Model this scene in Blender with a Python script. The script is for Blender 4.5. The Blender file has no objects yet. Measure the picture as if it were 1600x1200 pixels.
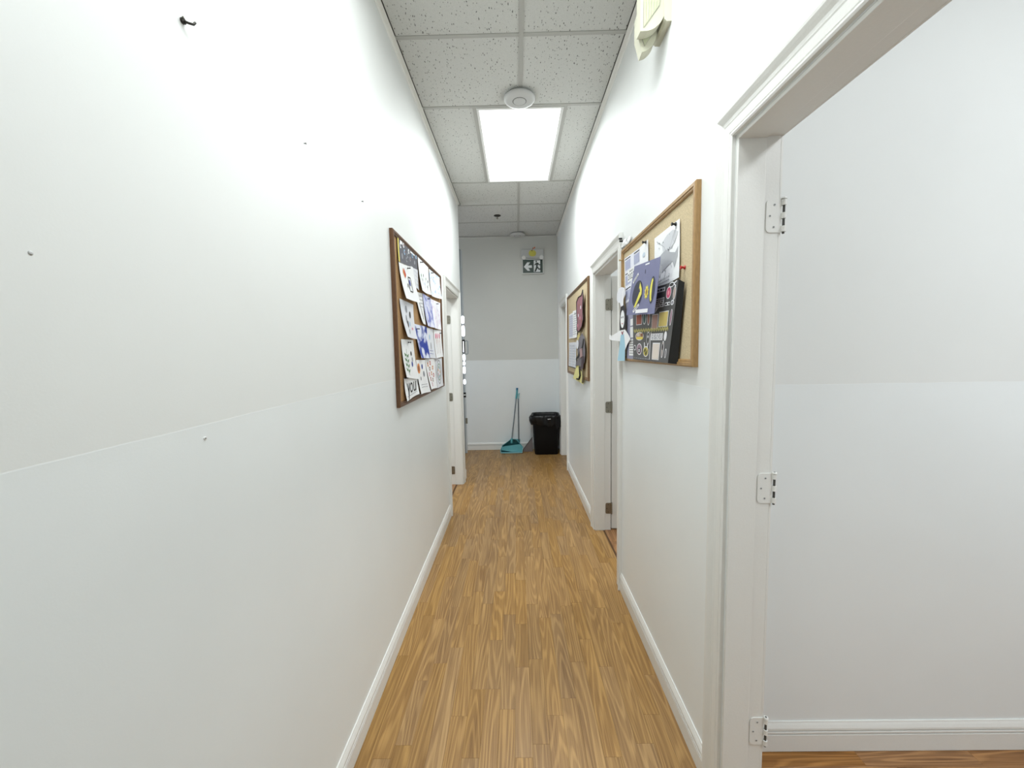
import bpy, bmesh, math, random
from mathutils import Vector, Matrix, noise
rnd = random.Random(7)
SC = bpy.context.scene
COL = SC.collection
L, R, CZ, YB = -0.612, 0.613, 3.070, 5.950        # corridor walls, ceiling height, end wall

# ------------------------------------------------------------------ camera
F, PT, YW, RL, CH = 637.32, 0.0834, -0.0116, 0.0190, 1.4593
fw = Vector((math.cos(PT)*math.sin(YW), math.cos(PT)*math.cos(YW), -math.sin(PT)))
rt0 = Vector((math.cos(YW), -math.sin(YW), 0))
up0 = rt0.cross(fw)
rt = rt0*math.cos(RL) - up0*math.sin(RL)
up = rt0*math.sin(RL) + up0*math.cos(RL)
cd = bpy.data.cameras.new('camera'); cam = bpy.data.objects.new('camera', cd); COL.objects.link(cam)
cam.matrix_world = Matrix(((rt.x, up.x, -fw.x, 0), (rt.y, up.y, -fw.y, 0), (rt.z, up.z, -fw.z, CH), (0, 0, 0, 1)))
cd.sensor_fit = 'HORIZONTAL'; cd.sensor_width = 36; cd.lens = 36*F/1600; cd.clip_start = 0.02
cd.shift_y = 1.16/1600
SC.camera = cam
# ------------------------------------------------------------------ world, light, exposure
W = bpy.data.worlds.new('world'); SC.world = W; W.use_nodes = True
W.node_tree.nodes['Background'].inputs[0].default_value = (0.80, 0.88, 1, 1)
W.node_tree.nodes['Background'].inputs[1].default_value = 0.5
SC.view_settings.view_transform = 'Standard'; SC.view_settings.look = 'None'
SC.view_settings.gamma = 1; SC.view_settings.use_curve_mapping = False
SC.view_settings.exposure = 0.0
PANEL = 1.3         # glow of the ceiling panels' lens
PANEL_W = 28        # watts each panel throws down
SPREAD = 172        # degrees, prismatic lens
ROOM = 1.4          # glow of the side room's panel
DAY = 3.0           # daylight in the windows
def area(name, loc, direction, sx, sy, power, col=(1, 1, 1)):
    l = bpy.data.lights.new(name, 'AREA'); l.shape = 'RECTANGLE'; l.size = sx; l.size_y = sy; l.energy = power; l.color = col
    o = bpy.data.objects.new(name, l); COL.objects.link(o); o.location = loc
    o.rotation_euler = Vector(direction).to_track_quat('-Z', 'Y').to_euler(); return o
area('fill_behind', (0.0, -1.35, 1.5), (0, 1, -0.02), 1.1, 2.0, 2, (0.97, 1, 0.99))  # unseen fill light behind the viewpoint, not from any window
area('daylight_side_room', (3.0, 0.2, 1.6), (-1, 0.15, 0), 1.4, 1.4, 4, (0.88, 0.93, 1))
area('daylight_hallway', (-2.9, 5.3, 1.4), (1, 0.0, -0.15), 1.0, 2.0, 1.2, (0.82, 0.93, 1))

# ------------------------------------------------------------------ materials
def s2l(c):
    return tuple((v/255/12.92 if v/255 <= .04045 else ((v/255+.055)/1.055)**2.4) for v in c)
def mat(name, rgb, rough=.6, metal=0, bump=0, bscale=60, vary=0, spec=.5, emit=0, coat=0):
    m = bpy.data.materials.new(name); m.use_nodes = True; nt = m.node_tree; b = nt.nodes['Principled BSDF']
    c = s2l(rgb); b.inputs['Base Color'].default_value = (*c, 1)
    b.inputs['Roughness'].default_value = rough; b.inputs['Metallic'].default_value = metal
    b.inputs['Specular IOR Level'].default_value = spec; b.inputs['Coat Weight'].default_value = coat
    if emit:
        b.inputs['Emission Color'].default_value = (*c, 1); b.inputs['Emission Strength'].default_value = emit
    tc = nt.nodes.new('ShaderNodeTexCoord')
    n = nt.nodes.new('ShaderNodeTexNoise'); n.inputs['Scale'].default_value = bscale; n.inputs['Detail'].default_value = 4
    nt.links.new(tc.outputs['Object'], n.inputs['Vector'])
    if vary:
        mx = nt.nodes.new('ShaderNodeMix'); mx.data_type = 'RGBA'; mx.blend_type = 'MULTIPLY'
        r = nt.nodes.new('ShaderNodeMapRange'); r.inputs[3].default_value = 1-vary; r.inputs[4].default_value = 1+vary*.3
        nt.links.new(n.outputs[0], r.inputs[0]); mx.inputs[0].default_value = 1
        mx.inputs[6].default_value = (*c, 1)
        cc = nt.nodes.new('ShaderNodeCombineColor')
        for i in range(3): nt.links.new(r.outputs[0], cc.inputs[i])
        nt.links.new(cc.outputs[0], mx.inputs[7]); nt.links.new(mx.outputs[2], b.inputs['Base Color'])
    if bump:
        bp = nt.nodes.new('ShaderNodeBump'); bp.inputs['Strength'].default_value = bump; bp.inputs['Distance'].default_value = .002
        nt.links.new(n.outputs[0], bp.inputs['Height']); nt.links.new(bp.outputs[0], b.inputs['Normal'])
    return m
def N(nt, t, **k):
    n = nt.nodes.new(t)
    for a, v in k.items():
        if a.startswith('i'): n.inputs[int(a[1:])].default_value = v
        else: setattr(n, a, v)
    return n
def wall_paint(name, upper=(229, 231, 229)):
    """two coats: an older upper coat and a fresher band that stops at 1.32 m, with a wavy cut line"""
    m = bpy.data.materials.new(name); m.use_nodes = True; nt = m.node_tree; b = nt.nodes['Principled BSDF']; lk = nt.links.new
    g = N(nt, 'ShaderNodeNewGeometry'); sp = N(nt, 'ShaderNodeSeparateXYZ'); lk(g.outputs['Position'], sp.inputs[0])
    n1 = N(nt, 'ShaderNodeTexNoise', i2=2.2, i3=3.0); lk(g.outputs['Position'], n1.inputs[0])
    a = N(nt, 'ShaderNodeMath', operation='MULTIPLY_ADD', i1=0.016, i2=-0.008); lk(n1.outputs[0], a.inputs[0])
    z = N(nt, 'ShaderNodeMath', operation='ADD'); lk(sp.outputs[2], z.inputs[0]); lk(a.outputs[0], z.inputs[1])
    st = N(nt, 'ShaderNodeMapRange', i1=1.3255, i2=1.3275); lk(z.outputs[0], st.inputs[0])
    ln = N(nt, 'ShaderNodeMapRange', i1=1.312, i2=1.327); lk(z.outputs[0], ln.inputs[0])
    mx = N(nt, 'ShaderNodeMix', data_type='RGBA'); lk(st.outputs[0], mx.inputs[0])
    mx.inputs[6].default_value = (*s2l((234, 238, 238)), 1); mx.inputs[7].default_value = (*s2l(upper), 1)
    n2 = N(nt, 'ShaderNodeTexNoise', i2=3.0, i3=5.0); lk(g.outputs['Position'], n2.inputs[0])
    r = N(nt, 'ShaderNodeMapRange', i1=.3, i2=.7, i3=.975, i4=1.0); lk(n2.outputs[0], r.inputs[0])
    vm = N(nt, 'ShaderNodeVectorMath', operation='SCALE'); lk(mx.outputs[2], vm.inputs[0]); lk(r.outputs[0], vm.inputs['Scale'])
    lk(vm.outputs[0], b.inputs['Base Color'])
    rr = N(nt, 'ShaderNodeMapRange', i3=.34, i4=.55); lk(st.outputs[0], rr.inputs[0]); lk(rr.outputs[0], b.inputs['Roughness'])
    n3 = N(nt, 'ShaderNodeTexNoise', i2=260.0, i3=3.0); lk(g.outputs['Position'], n3.inputs[0])
    ad = N(nt, 'ShaderNodeMath', operation='MULTIPLY_ADD', i1=.35); lk(n3.outputs[0], ad.inputs[0])
    sb = N(nt, 'ShaderNodeMath', operation='SUBTRACT'); lk(ln.outputs[0], sb.inputs[0]); lk(st.outputs[0], sb.inputs[1]); lk(sb.outputs[0], ad.inputs[2])
    bp = N(nt, 'ShaderNodeBump', i0=.3, i1=.0008); lk(ad.outputs[0], bp.inputs['Height']); lk(bp.outputs[0], b.inputs['Normal'])
    return m
def wood_floor(name, base, dark, along='Y'):
    m = bpy.data.materials.new(name); m.use_nodes = True; nt = m.node_tree; b = nt.nodes['Principled BSDF']; lk = nt.links.new
    tc = N(nt, 'ShaderNodeTexCoord'); oi = N(nt, 'ShaderNodeObjectInfo')
    off = N(nt, 'ShaderNodeMath', operation='MULTIPLY', i1=91.7); lk(oi.outputs['Random'], off.inputs[0])
    cb = N(nt, 'ShaderNodeCombineXYZ'); lk(off.outputs[0], cb.inputs[2]); lk(off.outputs[0], cb.inputs[1])
    ad = N(nt, 'ShaderNodeVectorMath', operation='ADD'); lk(tc.outputs['Object'], ad.inputs[0]); lk(cb.outputs[0], ad.inputs[1])
    def scaled(v):
        s = N(nt, 'ShaderNodeVectorMath', operation='MULTIPLY'); s.inputs[1].default_value = v; lk(ad.outputs[0], s.inputs[0]); return s
    s1 = scaled((11, .75, 1)); n1 = N(nt, 'ShaderNodeTexNoise', i2=1.0, i3=1.5, i4=.4); lk(s1.outputs[0], n1.inputs[0])
    k = N(nt, 'ShaderNodeMath', operation='MULTIPLY', i1=105.0); lk(n1.outputs[0], k.inputs[0])
    sn = N(nt, 'ShaderNodeMath', operation='SINE'); lk(k.outputs[0], sn.inputs[0])
    ring = N(nt, 'ShaderNodeMapRange', i1=.0, i2=1.0); lk(sn.outputs[0], ring.inputs[0])
    s2 = scaled((210, 5, 1)); n2 = N(nt, 'ShaderNodeTexNoise', i2=1.0, i3=3.0); lk(s2.outputs[0], n2.inputs[0])
    fib = N(nt, 'ShaderNodeMapRange', i1=.28, i2=.68); lk(n2.outputs[0], fib.inputs[0])
    s3 = scaled((22, .8, 1)); n3 = N(nt, 'ShaderNodeTexNoise', i2=1.0, i3=2.0); lk(s3.outputs[0], n3.inputs[0])
    broad = N(nt, 'ShaderNodeMapRange', i1=.3, i2=.7); lk(n3.outputs[0], broad.inputs[0])
    m1 = N(nt, 'ShaderNodeMath', operation='MULTIPLY', i1=.40); lk(ring.outputs[0], m1.inputs[0])
    m2 = N(nt, 'ShaderNodeMath', operation='MULTIPLY_ADD', i1=.44); lk(fib.outputs[0], m2.inputs[0]); lk(m1.outputs[0], m2.inputs[2])
    m3 = N(nt, 'ShaderNodeMath', operation='MULTIPLY_ADD', i1=.26); lk(broad.outputs[0], m3.inputs[0]); lk(m2.outputs[0], m3.inputs[2])
    mx = N(nt, 'ShaderNodeMix', data_type='RGBA'); lk(m3.outputs[0], mx.inputs[0])
    mx.inputs[6].default_value = (*s2l(base), 1); mx.inputs[7].default_value = (*s2l(dark), 1)
    hs = N(nt, 'ShaderNodeHueSaturation'); lk(mx.outputs[2], hs.inputs['Color'])
    wn = N(nt, 'ShaderNodeTexWhiteNoise', noise_dimensions='1D'); lk(off.outputs[0], wn.inputs['W'])
    vr = N(nt, 'ShaderNodeMapRange', i3=.92, i4=1.05); lk(oi.outputs['Random'], vr.inputs[0]); lk(vr.outputs[0], hs.inputs['Value'])
    sr = N(nt, 'ShaderNodeMapRange', i3=.92, i4=1.04); lk(wn.outputs[0], sr.inputs[0]); lk(sr.outputs[0], hs.inputs['Saturation'])
    lk(hs.outputs[0], b.inputs['Base Color'])
    b.inputs['Roughness'].default_value = .38; b.inputs['Specular IOR Level'].default_value = .32
    bp = N(nt, 'ShaderNodeBump', i0=.10, i1=.0006); lk(m3.outputs[0], bp.inputs['Height']); lk(bp.outputs[0], b.inputs['Normal'])
    return m
def acoustic(name):
    m = bpy.data.materials.new(name); m.use_nodes = True; nt = m.node_tree; b = nt.nodes['Principled BSDF']; lk = nt.links.new
    g = N(nt, 'ShaderNodeNewGeometry')
    s = N(nt, 'ShaderNodeVectorMath', operation='MULTIPLY'); s.inputs[1].default_value = (1.0, .42, 1); lk(g.outputs['Position'], s.inputs[0])
    nd = N(nt, 'ShaderNodeTexNoise', i2=60.0); lk(s.outputs[0], nd.inputs[0])
    sc = N(nt, 'ShaderNodeVectorMath', operation='SCALE'); sc.inputs['Scale'].default_value = .012; lk(nd.outputs['Color'], sc.inputs[0])
    ad = N(nt, 'ShaderNodeVectorMath', operation='ADD'); lk(s.outputs[0], ad.inputs[0]); lk(sc.outputs[0], ad.inputs[1])
    v = N(nt, 'ShaderNodeTexVoronoi'); v.inputs['Scale'].default_value = 110; lk(ad.outputs[0], v.inputs['Vector'])
    spc = N(nt, 'ShaderNodeSeparateColor'); lk(v.outputs['Color'], spc.inputs[0])
    th = N(nt, 'ShaderNodeMath', operation='MULTIPLY_ADD', i1=.34, i2=-.06); lk(spc.outputs[0], th.inputs[0])     # flecks of uneven size, many cells empty
    df = N(nt, 'ShaderNodeMath', operation='SUBTRACT'); lk(v.outputs['Distance'], df.inputs[0]); lk(th.outputs[0], df.inputs[1])
    hole = N(nt, 'ShaderNodeMapRange', i1=.0, i2=.05); lk(df.outputs[0], hole.inputs[0])
    n2 = N(nt, 'ShaderNodeTexNoise', i2=420.0, i3=2.0); lk(g.outputs['Position'], n2.inputs[0])
    fine = N(nt, 'ShaderNodeMapRange', i1=.36, i2=.5, i3=.86, i4=1); lk(n2.outputs[0], fine.inputs[0])
    mu = N(nt, 'ShaderNodeMapRange', i3=.30, i4=1); lk(hole.outputs[0], mu.inputs[0])
    m2 = N(nt, 'ShaderNodeMath', operation='MULTIPLY'); lk(mu.outputs[0], m2.inputs[0]); lk(fine.outputs[0], m2.inputs[1])
    vm = N(nt, 'ShaderNodeVectorMath', operation='SCALE'); vm.inputs[0].default_value = s2l((206, 207, 203)); lk(m2.outputs[0], vm.inputs['Scale'])
    lk(vm.outputs[0], b.inputs['Base Color']); b.inputs['Roughness'].default_value = .95
    bp = N(nt, 'ShaderNodeBump', i0=.6, i1=.002); lk(hole.outputs[0], bp.inputs['Height']); lk(bp.outputs[0], b.inputs['Normal'])
    return m
def cork(name, rgb):
    m = bpy.data.materials.new(name); m.use_nodes = True; nt = m.node_tree; b = nt.nodes['Principled BSDF']; lk = nt.links.new
    tc = N(nt, 'ShaderNodeTexCoord'); n = N(nt, 'ShaderNodeTexNoise', i2=260.0, i3=4.0); lk(tc.outputs['Object'], n.inputs[0])
    r = N(nt, 'ShaderNodeMapRange', i1=.3, i2=.7, i3=.72, i4=1.08); lk(n.outputs[0], r.inputs[0])
    vm = N(nt, 'ShaderNodeVectorMath', operation='SCALE'); vm.inputs[0].default_value = s2l(rgb); lk(r.outputs[0], vm.inputs['Scale'])
    lk(vm.outputs[0], b.inputs['Base Color']); b.inputs['Roughness'].default_value = .9
    return m
def oak(name, a, d):
    m = bpy.data.materials.new(name); m.use_nodes = True; nt = m.node_tree; b = nt.nodes['Principled BSDF']; lk = nt.links.new
    tc = N(nt, 'ShaderNodeTexCoord'); s = N(nt, 'ShaderNodeVectorMath', operation='MULTIPLY'); s.inputs[1].default_value = (90, 22, 22); lk(tc.outputs['Object'], s.inputs[0])
    n = N(nt, 'ShaderNodeTexNoise', i2=2.0, i3=4.0); lk(s.outputs[0], n.inputs[0])
    mx = N(nt, 'ShaderNodeMix', data_type='RGBA'); lk(n.outputs[0], mx.inputs[0]); mx.inputs[6].default_value = (*s2l(a), 1); mx.inputs[7].default_value = (*s2l(d), 1)
    lk(mx.outputs[2], b.inputs['Base Color']); b.inputs['Roughness'].default_value = .42
    return m
def wash(name, paper, ink, lo, hi, scale=3.0, seed=0):
    """watercolour on paper: flat print in the sheet's own UV space"""
    m = bpy.data.materials.new(name); m.use_nodes = True; nt = m.node_tree; b = nt.nodes['Principled BSDF']; lk = nt.links.new
    tc = N(nt, 'ShaderNodeUVMap'); s = N(nt, 'ShaderNodeVectorMath', operation='ADD'); s.inputs[1].default_value = (seed*3.1, seed*1.7, 0); lk(tc.outputs[0], s.inputs[0])
    n = N(nt, 'ShaderNodeTexNoise', i2=scale, i3=5.0); n.inputs['Distortion'].default_value = .6; lk(s.outputs[0], n.inputs[0])
    r = N(nt, 'ShaderNodeMapRange', i1=lo, i2=hi); lk(n.outputs[0], r.inputs[0])
    mx = N(nt, 'ShaderNodeMix', data_type='RGBA'); lk(r.outputs[0], mx.inputs[0]); mx.inputs[6].default_value = (*s2l(paper), 1); mx.inputs[7].default_value = (*s2l(ink), 1)
    lk(mx.outputs[2], b.inputs['Base Color']); b.inputs['Roughness'].default_value = .8
    return m

M_WALL = wall_paint('wall_paint')
M_BACKW = wall_paint('end_wall_paint', (212, 213, 208))   # the end wall has a darker, greyer upper colour
M_TRIM = mat('trim_paint', (230, 230, 226), .32, bump=.12, bscale=180, vary=.03)
M_DOORP = mat('door_paint', (226, 226, 222), .38, bump=.1, bscale=150)
M_FLOOR = wood_floor('oak_laminate', (122, 87, 46), (182, 143, 87))
M_FLOORR = wood_floor('room_laminate', (104, 64, 28), (184, 134, 80))
M_SUB = mat('floor_joint', (88, 60, 34), .8)
M_TILE = acoustic('acoustic_tile')
M_TEE = mat('grid_metal', (176, 176, 171), .5)
M_ANG = mat('angle_paint', (236, 236, 232), .45)
M_SLAB = mat('plenum', (120, 118, 114), .9)
M_PANEL = mat('light_diffuser', (255, 255, 255), .5, emit=PANEL)
M_ROOMP = mat('room_diffuser', (236, 242, 255), .5, emit=ROOM)
M_DAY = mat('daylit_glass', (238, 244, 255), .2, emit=DAY)
M_WHITEP = mat('white_plastic', (232, 233, 231), .35)
M_GREYP = mat('grey_plastic', (196, 197, 196), .4)
M_CREAM = mat('cream_plastic', (205, 204, 184), .45)
M_LENS = mat('ribbed_lens', (192, 195, 166), .35, coat=.2)
M_DARKM = mat('dark_metal', (60, 58, 54), .4, .8)
M_NICKEL = mat('worn_nickel', (150, 146, 134), .38, .9)
M_SLOT = mat('screw_recess', (70, 70, 66), .6)
M_CORKL = cork('cork_pale', (208, 190, 154)); M_CORKD = cork('cork_brown', (176, 138, 92))
M_OAKL = oak('oak_frame', (184, 148, 98), (140, 108, 66)); M_OAKD = oak('dark_oak_frame', (112, 76, 46), (76, 48, 26)); M_OAKM = oak('mid_oak_frame', (136, 104, 68), (96, 68, 42))
M_TEAL = mat('teal_plastic', (78, 156, 164), .35); M_TEALL = mat('pale_teal', (150, 196, 198), .4)
M_POLE = mat('pole_metal', (120, 128, 132), .35, .6)
M_BLUEG = mat('blue_grip', (50, 112, 150), .5)
M_BAG = mat('black_bag', (7, 7, 8), .34, bump=.6, bscale=25, spec=.35)
M_BIN = mat('black_bin', (5, 5, 6), .6, spec=.25)
M_GREYPAN = mat('grey_pan', (128, 120, 120), .5)
M_BLACK = mat('black', (18, 18, 18), .6)
M_ALU = mat('grey_aluminium', (150, 160, 166), .4, .4)
_pal = {}
def ink(rgb, rough=.75):
    k = tuple(rgb)
    if k not in _pal: _pal[k] = mat('ink_%d_%d_%d' % k, rgb, rough)
    return _pal[k]

# ------------------------------------------------------------------ mesh helpers
class MB:
    def __init__(s): s.v = []; s.f = []; s.m = []; s.mats = []; s.uv = None; s.smooth = set()
    def mi(s, m):
        if m not in s.mats: s.mats.append(m)
        return s.mats.index(m)
    def add(s, vs, fs, m, smooth=False):
        b = len(s.v); s.v += [tuple(v) for v in vs]; k = s.mi(m)
        for f in fs:
            if smooth: s.smooth.add(len(s.f))
            s.f.append(tuple(b+i for i in f)); s.m.append(k)
    def box(s, x0, x1, y0, y1, z0, z1, m, bev=0):
        x0, x1 = min(x0, x1), max(x0, x1); y0, y1 = min(y0, y1), max(y0, y1); z0, z1 = min(z0, z1), max(z0, z1)
        if bev <= 0:
            vs = [(x, y, z) for x in (x0, x1) for y in (y0, y1) for z in (z0, z1)]
            s.add(vs, [(0, 1, 3, 2), (4, 6, 7, 5), (0, 4, 5, 1), (2, 3, 7, 6), (0, 2, 6, 4), (1, 5, 7, 3)], m); return
        bm = bmesh.new(); bmesh.ops.create_cube(bm, size=1)
        for v in bm.verts: v.co = Vector(((x0+x1)/2+v.co.x*(x1-x0), (y0+y1)/2+v.co.y*(y1-y0), (z0+z1)/2+v.co.z*(z1-z0)))
        bmesh.ops.bevel(bm, geom=bm.edges[:], offset=min(bev, .45*min(x1-x0, y1-y0, z1-z0)), segments=2, profile=.5, affect='EDGES')
        bm.verts.index_update(); s.add([v.co[:] for v in bm.verts], [[v.index for v in f.verts] for f in bm.faces], m); bm.free()
    def cyl(s, p0, p1, r0, r1, m, n=16, caps=True):
        p0, p1 = Vector(p0), Vector(p1); d = (p1-p0).normalized(); a = d.orthogonal().normalized(); b = d.cross(a)
        vs = []
        for p, r in ((p0, r0), (p1, r1)):
            vs += [p+a*math.cos(t*2*math.pi/n)*r+b*math.sin(t*2*math.pi/n)*r for t in range(n)]
        s.add(vs, [(i, (i+1) % n, n+(i+1) % n, n+i) for i in range(n)], m, True)
        if caps: s.add(vs, [tuple(range(n-1, -1, -1)), tuple(range(n, 2*n))], m)
    def lathe(s, c, prof, m, n=40, axis=(0, 0, 1)):
        """prof: (radius, height along axis)"""
        c = Vector(c); d = Vector(axis).normalized(); a = d.orthogonal().normalized(); b = d.cross(a); vs = []
        for r, h in prof:
            vs += [c+d*h+a*math.cos(t*2*math.pi/n)*r+b*math.sin(t*2*math.pi/n)*r for t in range(n)]
        fs = []
        for k in range(len(prof)-1):
            fs += [(k*n+i, k*n+(i+1) % n, (k+1)*n+(i+1) % n, (k+1)*n+i) for i in range(n)]
        s.add(vs, fs, m, True)
        s.add(vs[-n:], [tuple(range(n))], m)
        s.add(vs[:n], [tuple(range(n-1, -1, -1))], m)
    def prism(s, pts, d, m):
        """pts: planar 3D polygon, extruded by vector d"""
        n = len(pts); d = Vector(d); vs = [Vector(p) for p in pts]+[Vector(p)+d for p in pts]
        s.add(vs, [tuple(range(n-1, -1, -1)), tuple(range(n, 2*n))]+[(i, (i+1) % n, n+(i+1) % n, n+i) for i in range(n)], m)
    def tube(s, pts, r, m, n=8):
        pts = [Vector(p) for p in pts]; vs = []
        for i, p in enumerate(pts):
            d = (pts[min(i+1, len(pts)-1)]-pts[max(i-1, 0)]).normalized(); a = d.orthogonal().normalized() if i == 0 else (a0-d*a0.dot(d)).normalized(); a0 = a
            b = d.cross(a); vs += [p+a*math.cos(t*2*math.pi/n)*r+b*math.sin(t*2*math.pi/n)*r for t in range(n)]
        fs = [(k*n+i, k*n+(i+1) % n, (k+1)*n+(i+1) % n, (k+1)*n+i) for k in range(len(pts)-1) for i in range(n)]
        s.add(vs, fs, m, True); s.add(vs[:n], [tuple(range(n-1, -1, -1))], m); s.add(vs[-n:], [tuple(range(n))], m)
    def sweep(s, prof, frames, m):
        """prof: list of (u,v); frames: list of (origin, uvec, vvec) at each path corner"""
        n = len(prof); vs = []
        for o, u, w in frames: vs += [Vector(o)+Vector(u)*p[0]+Vector(w)*p[1] for p in prof]
        fs = [(k*n+i, k*n+(i+1) % n, (k+1)*n+(i+1) % n, (k+1)*n+i) for k in range(len(frames)-1) for i in range(n)]
        fs += [tuple(range(n-1, -1, -1)), tuple(range((len(frames)-1)*n, len(frames)*n))]
        s.add(vs, fs, m)
    def build(s, name, parent=None, loc=None, fix=True):
        me = bpy.data.meshes.new(name); vs = s.v
        if loc is not None: vs = [tuple(Vector(v)-Vector(loc)) for v in vs]
        me.from_pydata(vs, [], s.f)
        for m in s.mats: me.materials.append(m)
        me.polygons.foreach_set('material_index', s.m)
        me.polygons.foreach_set('use_smooth', [i in s.smooth for i in range(len(s.f))])
        if s.uv:
            ul = me.uv_layers.new(name='UVMap')
            for lp in me.loops: ul.data[lp.index].uv = s.uv[lp.vertex_index]
        if fix:
            bm = bmesh.new(); bm.from_mesh(me); bmesh.ops.recalc_face_normals(bm, faces=bm.faces); bm.to_mesh(me); bm.free()
        me.update(); o = bpy.data.objects.new(name, me); COL.objects.link(o)
        if loc is not None: o.location = loc
        if parent is not None:
            o.parent = parent; o.location = Vector(o.location)-world_loc(parent)
        return o
def world_loc(o):
    p = Vector(o.location)
    while o.parent: o = o.parent; p += Vector(o.location)
    return p
def empty(name, loc):
    o = bpy.data.objects.new(name, None); COL.objects.link(o); o.location = loc; o.empty_display_size = .05; return o
def tag(o, label, cat, group=None):
    o['label'] = label; o['category'] = cat
    if group: o['group'] = group
    return o
def struct(o, label=None, cat=None):
    o['kind'] = 'structure'
    if label: o['label'] = label
    if cat: o['category'] = cat
    return o

# ================================================================== ROOM SHELL
T = .12                       # wall thickness
DH = 2.030                    # door opening height
D1 = (0.34, 1.172); D2 = (2.445, 3.200); D3 = (4.93, 5.575); D0 = (3.60, 4.39)
def wall_x(name, x0, x1, y0, y1, doors, label):
    b = MB(); y = y0
    for a, c in doors:
        b.box(x0, x1, y, a, 0, CZ+.05, M_WALL); b.box(x0, x1, a, c, DH, CZ+.05, M_WALL); y = c
    b.box(x0, x1, y, y1, 0, CZ+.05, M_WALL)
    return struct(b.build(name), label, 'wall')
wall_x('wall_left', L-T, L, -1.6, 4.62, [D0], 'long white wall down the left side of the corridor')
wall_x('wall_right', R, R+T, -1.6, YB, [D1, D2, D3], 'long white wall down the right side of the corridor with three doorways')
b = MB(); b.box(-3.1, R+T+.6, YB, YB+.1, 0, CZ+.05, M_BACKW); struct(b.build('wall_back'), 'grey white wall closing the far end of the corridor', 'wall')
b = MB(); b.box(-.9, R+T, -1.7, -1.6, 0, CZ+.05, M_WALL); struct(b.build('wall_front'), 'white wall behind the viewpoint', 'wall')
b = MB(); b.box(R+T, 3.3, 1.375, 1.490, 0, CZ+.05, M_WALL); struct(b.build('wall_room'), 'white wall seen through the nearest doorway on the right', 'wall')
b = MB(); b.box(3.2, 3.3, -1.7, 1.375, 0, CZ+.05, M_WALL); b.box(R+T, 3.3, -1.7, -1.6, 0, CZ+.05, M_WALL); struct(b.build('wall_room_far'), 'outer walls of the side room out of view', 'wall')
b = MB(); b.box(2.6, 2.7, 1.49, 4.8, 0, CZ+.05, M_WALL); b.box(R+T, 2.7, 4.8, 4.9, 0, CZ+.05, M_WALL); struct(b.build('wall_middle_room'), 'walls of the room behind the middle right doorway', 'wall')
b = MB(); b.box(-3.1, L-T, 4.52, 4.62, 0, CZ+.05, M_WALL); b.box(-3.1, -3.0, 2.6, YB, 0, CZ+.05, M_WALL); b.box(-3.1, L-T, 2.5, 2.6, 0, CZ+.05, M_WALL)
struct(b.build('wall_left_room'), 'walls of the left room and the side passage', 'wall')
b = MB(); b.box(1.35, 1.40, 4.9, YB, 0, CZ+.05, M_WALL); struct(b.build('wall_closet'), 'closet wall behind the farthest right doorway', 'wall')

# window at the end of the side passage, the source of the daylight on the floor
w = empty('window_1', (-2.98, 5.3, .4)); struct(w, 'bright window at the end of the side passage', 'window')
b = MB(); b.box(-3.0, -2.985, 4.85, 5.75, .45, 2.3, M_DAY); b.build('pane', w)
b = MB()
for a in ((4.80, 4.85, .4, 2.35), (5.75, 5.80, .4, 2.35)): b.box(-3.0, -2.96, a[0], a[1], a[2], a[3], M_ALU)
b.box(-3.0, -2.96, 4.85, 5.75, .4, .45, M_ALU); b.box(-3.0, -2.96, 4.85, 5.75, 2.3, 2.35, M_ALU); b.build('window_frame', w)

# ---------------------------------------------------------------- floor planks
fl = MB(); fl.box(-.69, .690, -1.7, YB, -.10, -.008, M_SUB); fl.box(-3.1, -.69, 4.56, YB, -.10, -.008, M_SUB)
floor = struct(fl.build('floor'), 'tan oak laminate strip floor running down the corridor', 'floor')
PW = .0655
plank_mesh = {}
def plank_m(ln, m):
    k = (ln, m.name)
    if k not in plank_mesh:
        bb = MB(); g = .0002; e = .0005; x0, x1, y0, y1 = -PW/2+g, PW/2-g, -ln/2+g, ln/2-g
        bot = [(x0, y0, -.008), (x1, y0, -.008), (x1, y1, -.008), (x0, y1, -.008)]
        mid = [(x, y, -e*.6) for x, y, _ in bot]
        top = [(x0+e, y0+e, 0), (x1-e, y0+e, 0), (x1-e, y1-e, 0), (x0+e, y1-e, 0)]
        bb.add(bot+mid+top, [(8, 9, 10, 11)]+[(4*j+i, 4*j+(i+1) % 4, 4*j+4+(i+1) % 4, 4*j+4+i) for j in (0, 1) for i in range(4)], m)
        o = bb.build('plank_source'); plank_mesh[k] = o.data; bpy.data.objects.remove(o); plank_mesh[k].name = 'floor_plank'
    return plank_mesh[k]
def lay(parent, x0, x1, y0, y1, m, rot=False, lens=(.3, .4, .5, .6, .7), seed=3):
    """strips along y (or along x when rot) filling the rectangle; board ends snap to 5 cm"""
    r = random.Random(seed); cnt = 0
    a0, a1, l0, l1 = (y0, y1, x0, x1) if rot else (x0, x1, y0, y1)
    nrow = max(1, round((a1-a0)/PW)); w = (a1-a0)/nrow
    for i in range(nrow):
        p = l0 - r.choice((0, .1, .2, .3)) ; 
        while p < l1-1e-4:
            ln = r.choice(lens); s, e = max(p, l0), min(p+ln, l1); p += ln
            le = round((e-s)/.01)*.01
            if e-s < .04: continue
            o = bpy.data.objects.new('floor_plank', plank_m(round(le, 2), m)); COL.objects.link(o); o.parent = parent
            o.scale = (w/PW, (e-s)/round(le, 2), 1); c = (s+e)/2; t = a0+(i+.5)*w
            if rot: o.location = (c, t, 0); o.rotation_euler = (0, 0, math.pi/2)
            else: o.location = (t, c, 0)
            cnt += 1
    return cnt
lay(floor, -.672, .676, 1.1, YB, M_FLOOR, seed=11, lens=(.3, .42, .42, .55, .6, .8))
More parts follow.
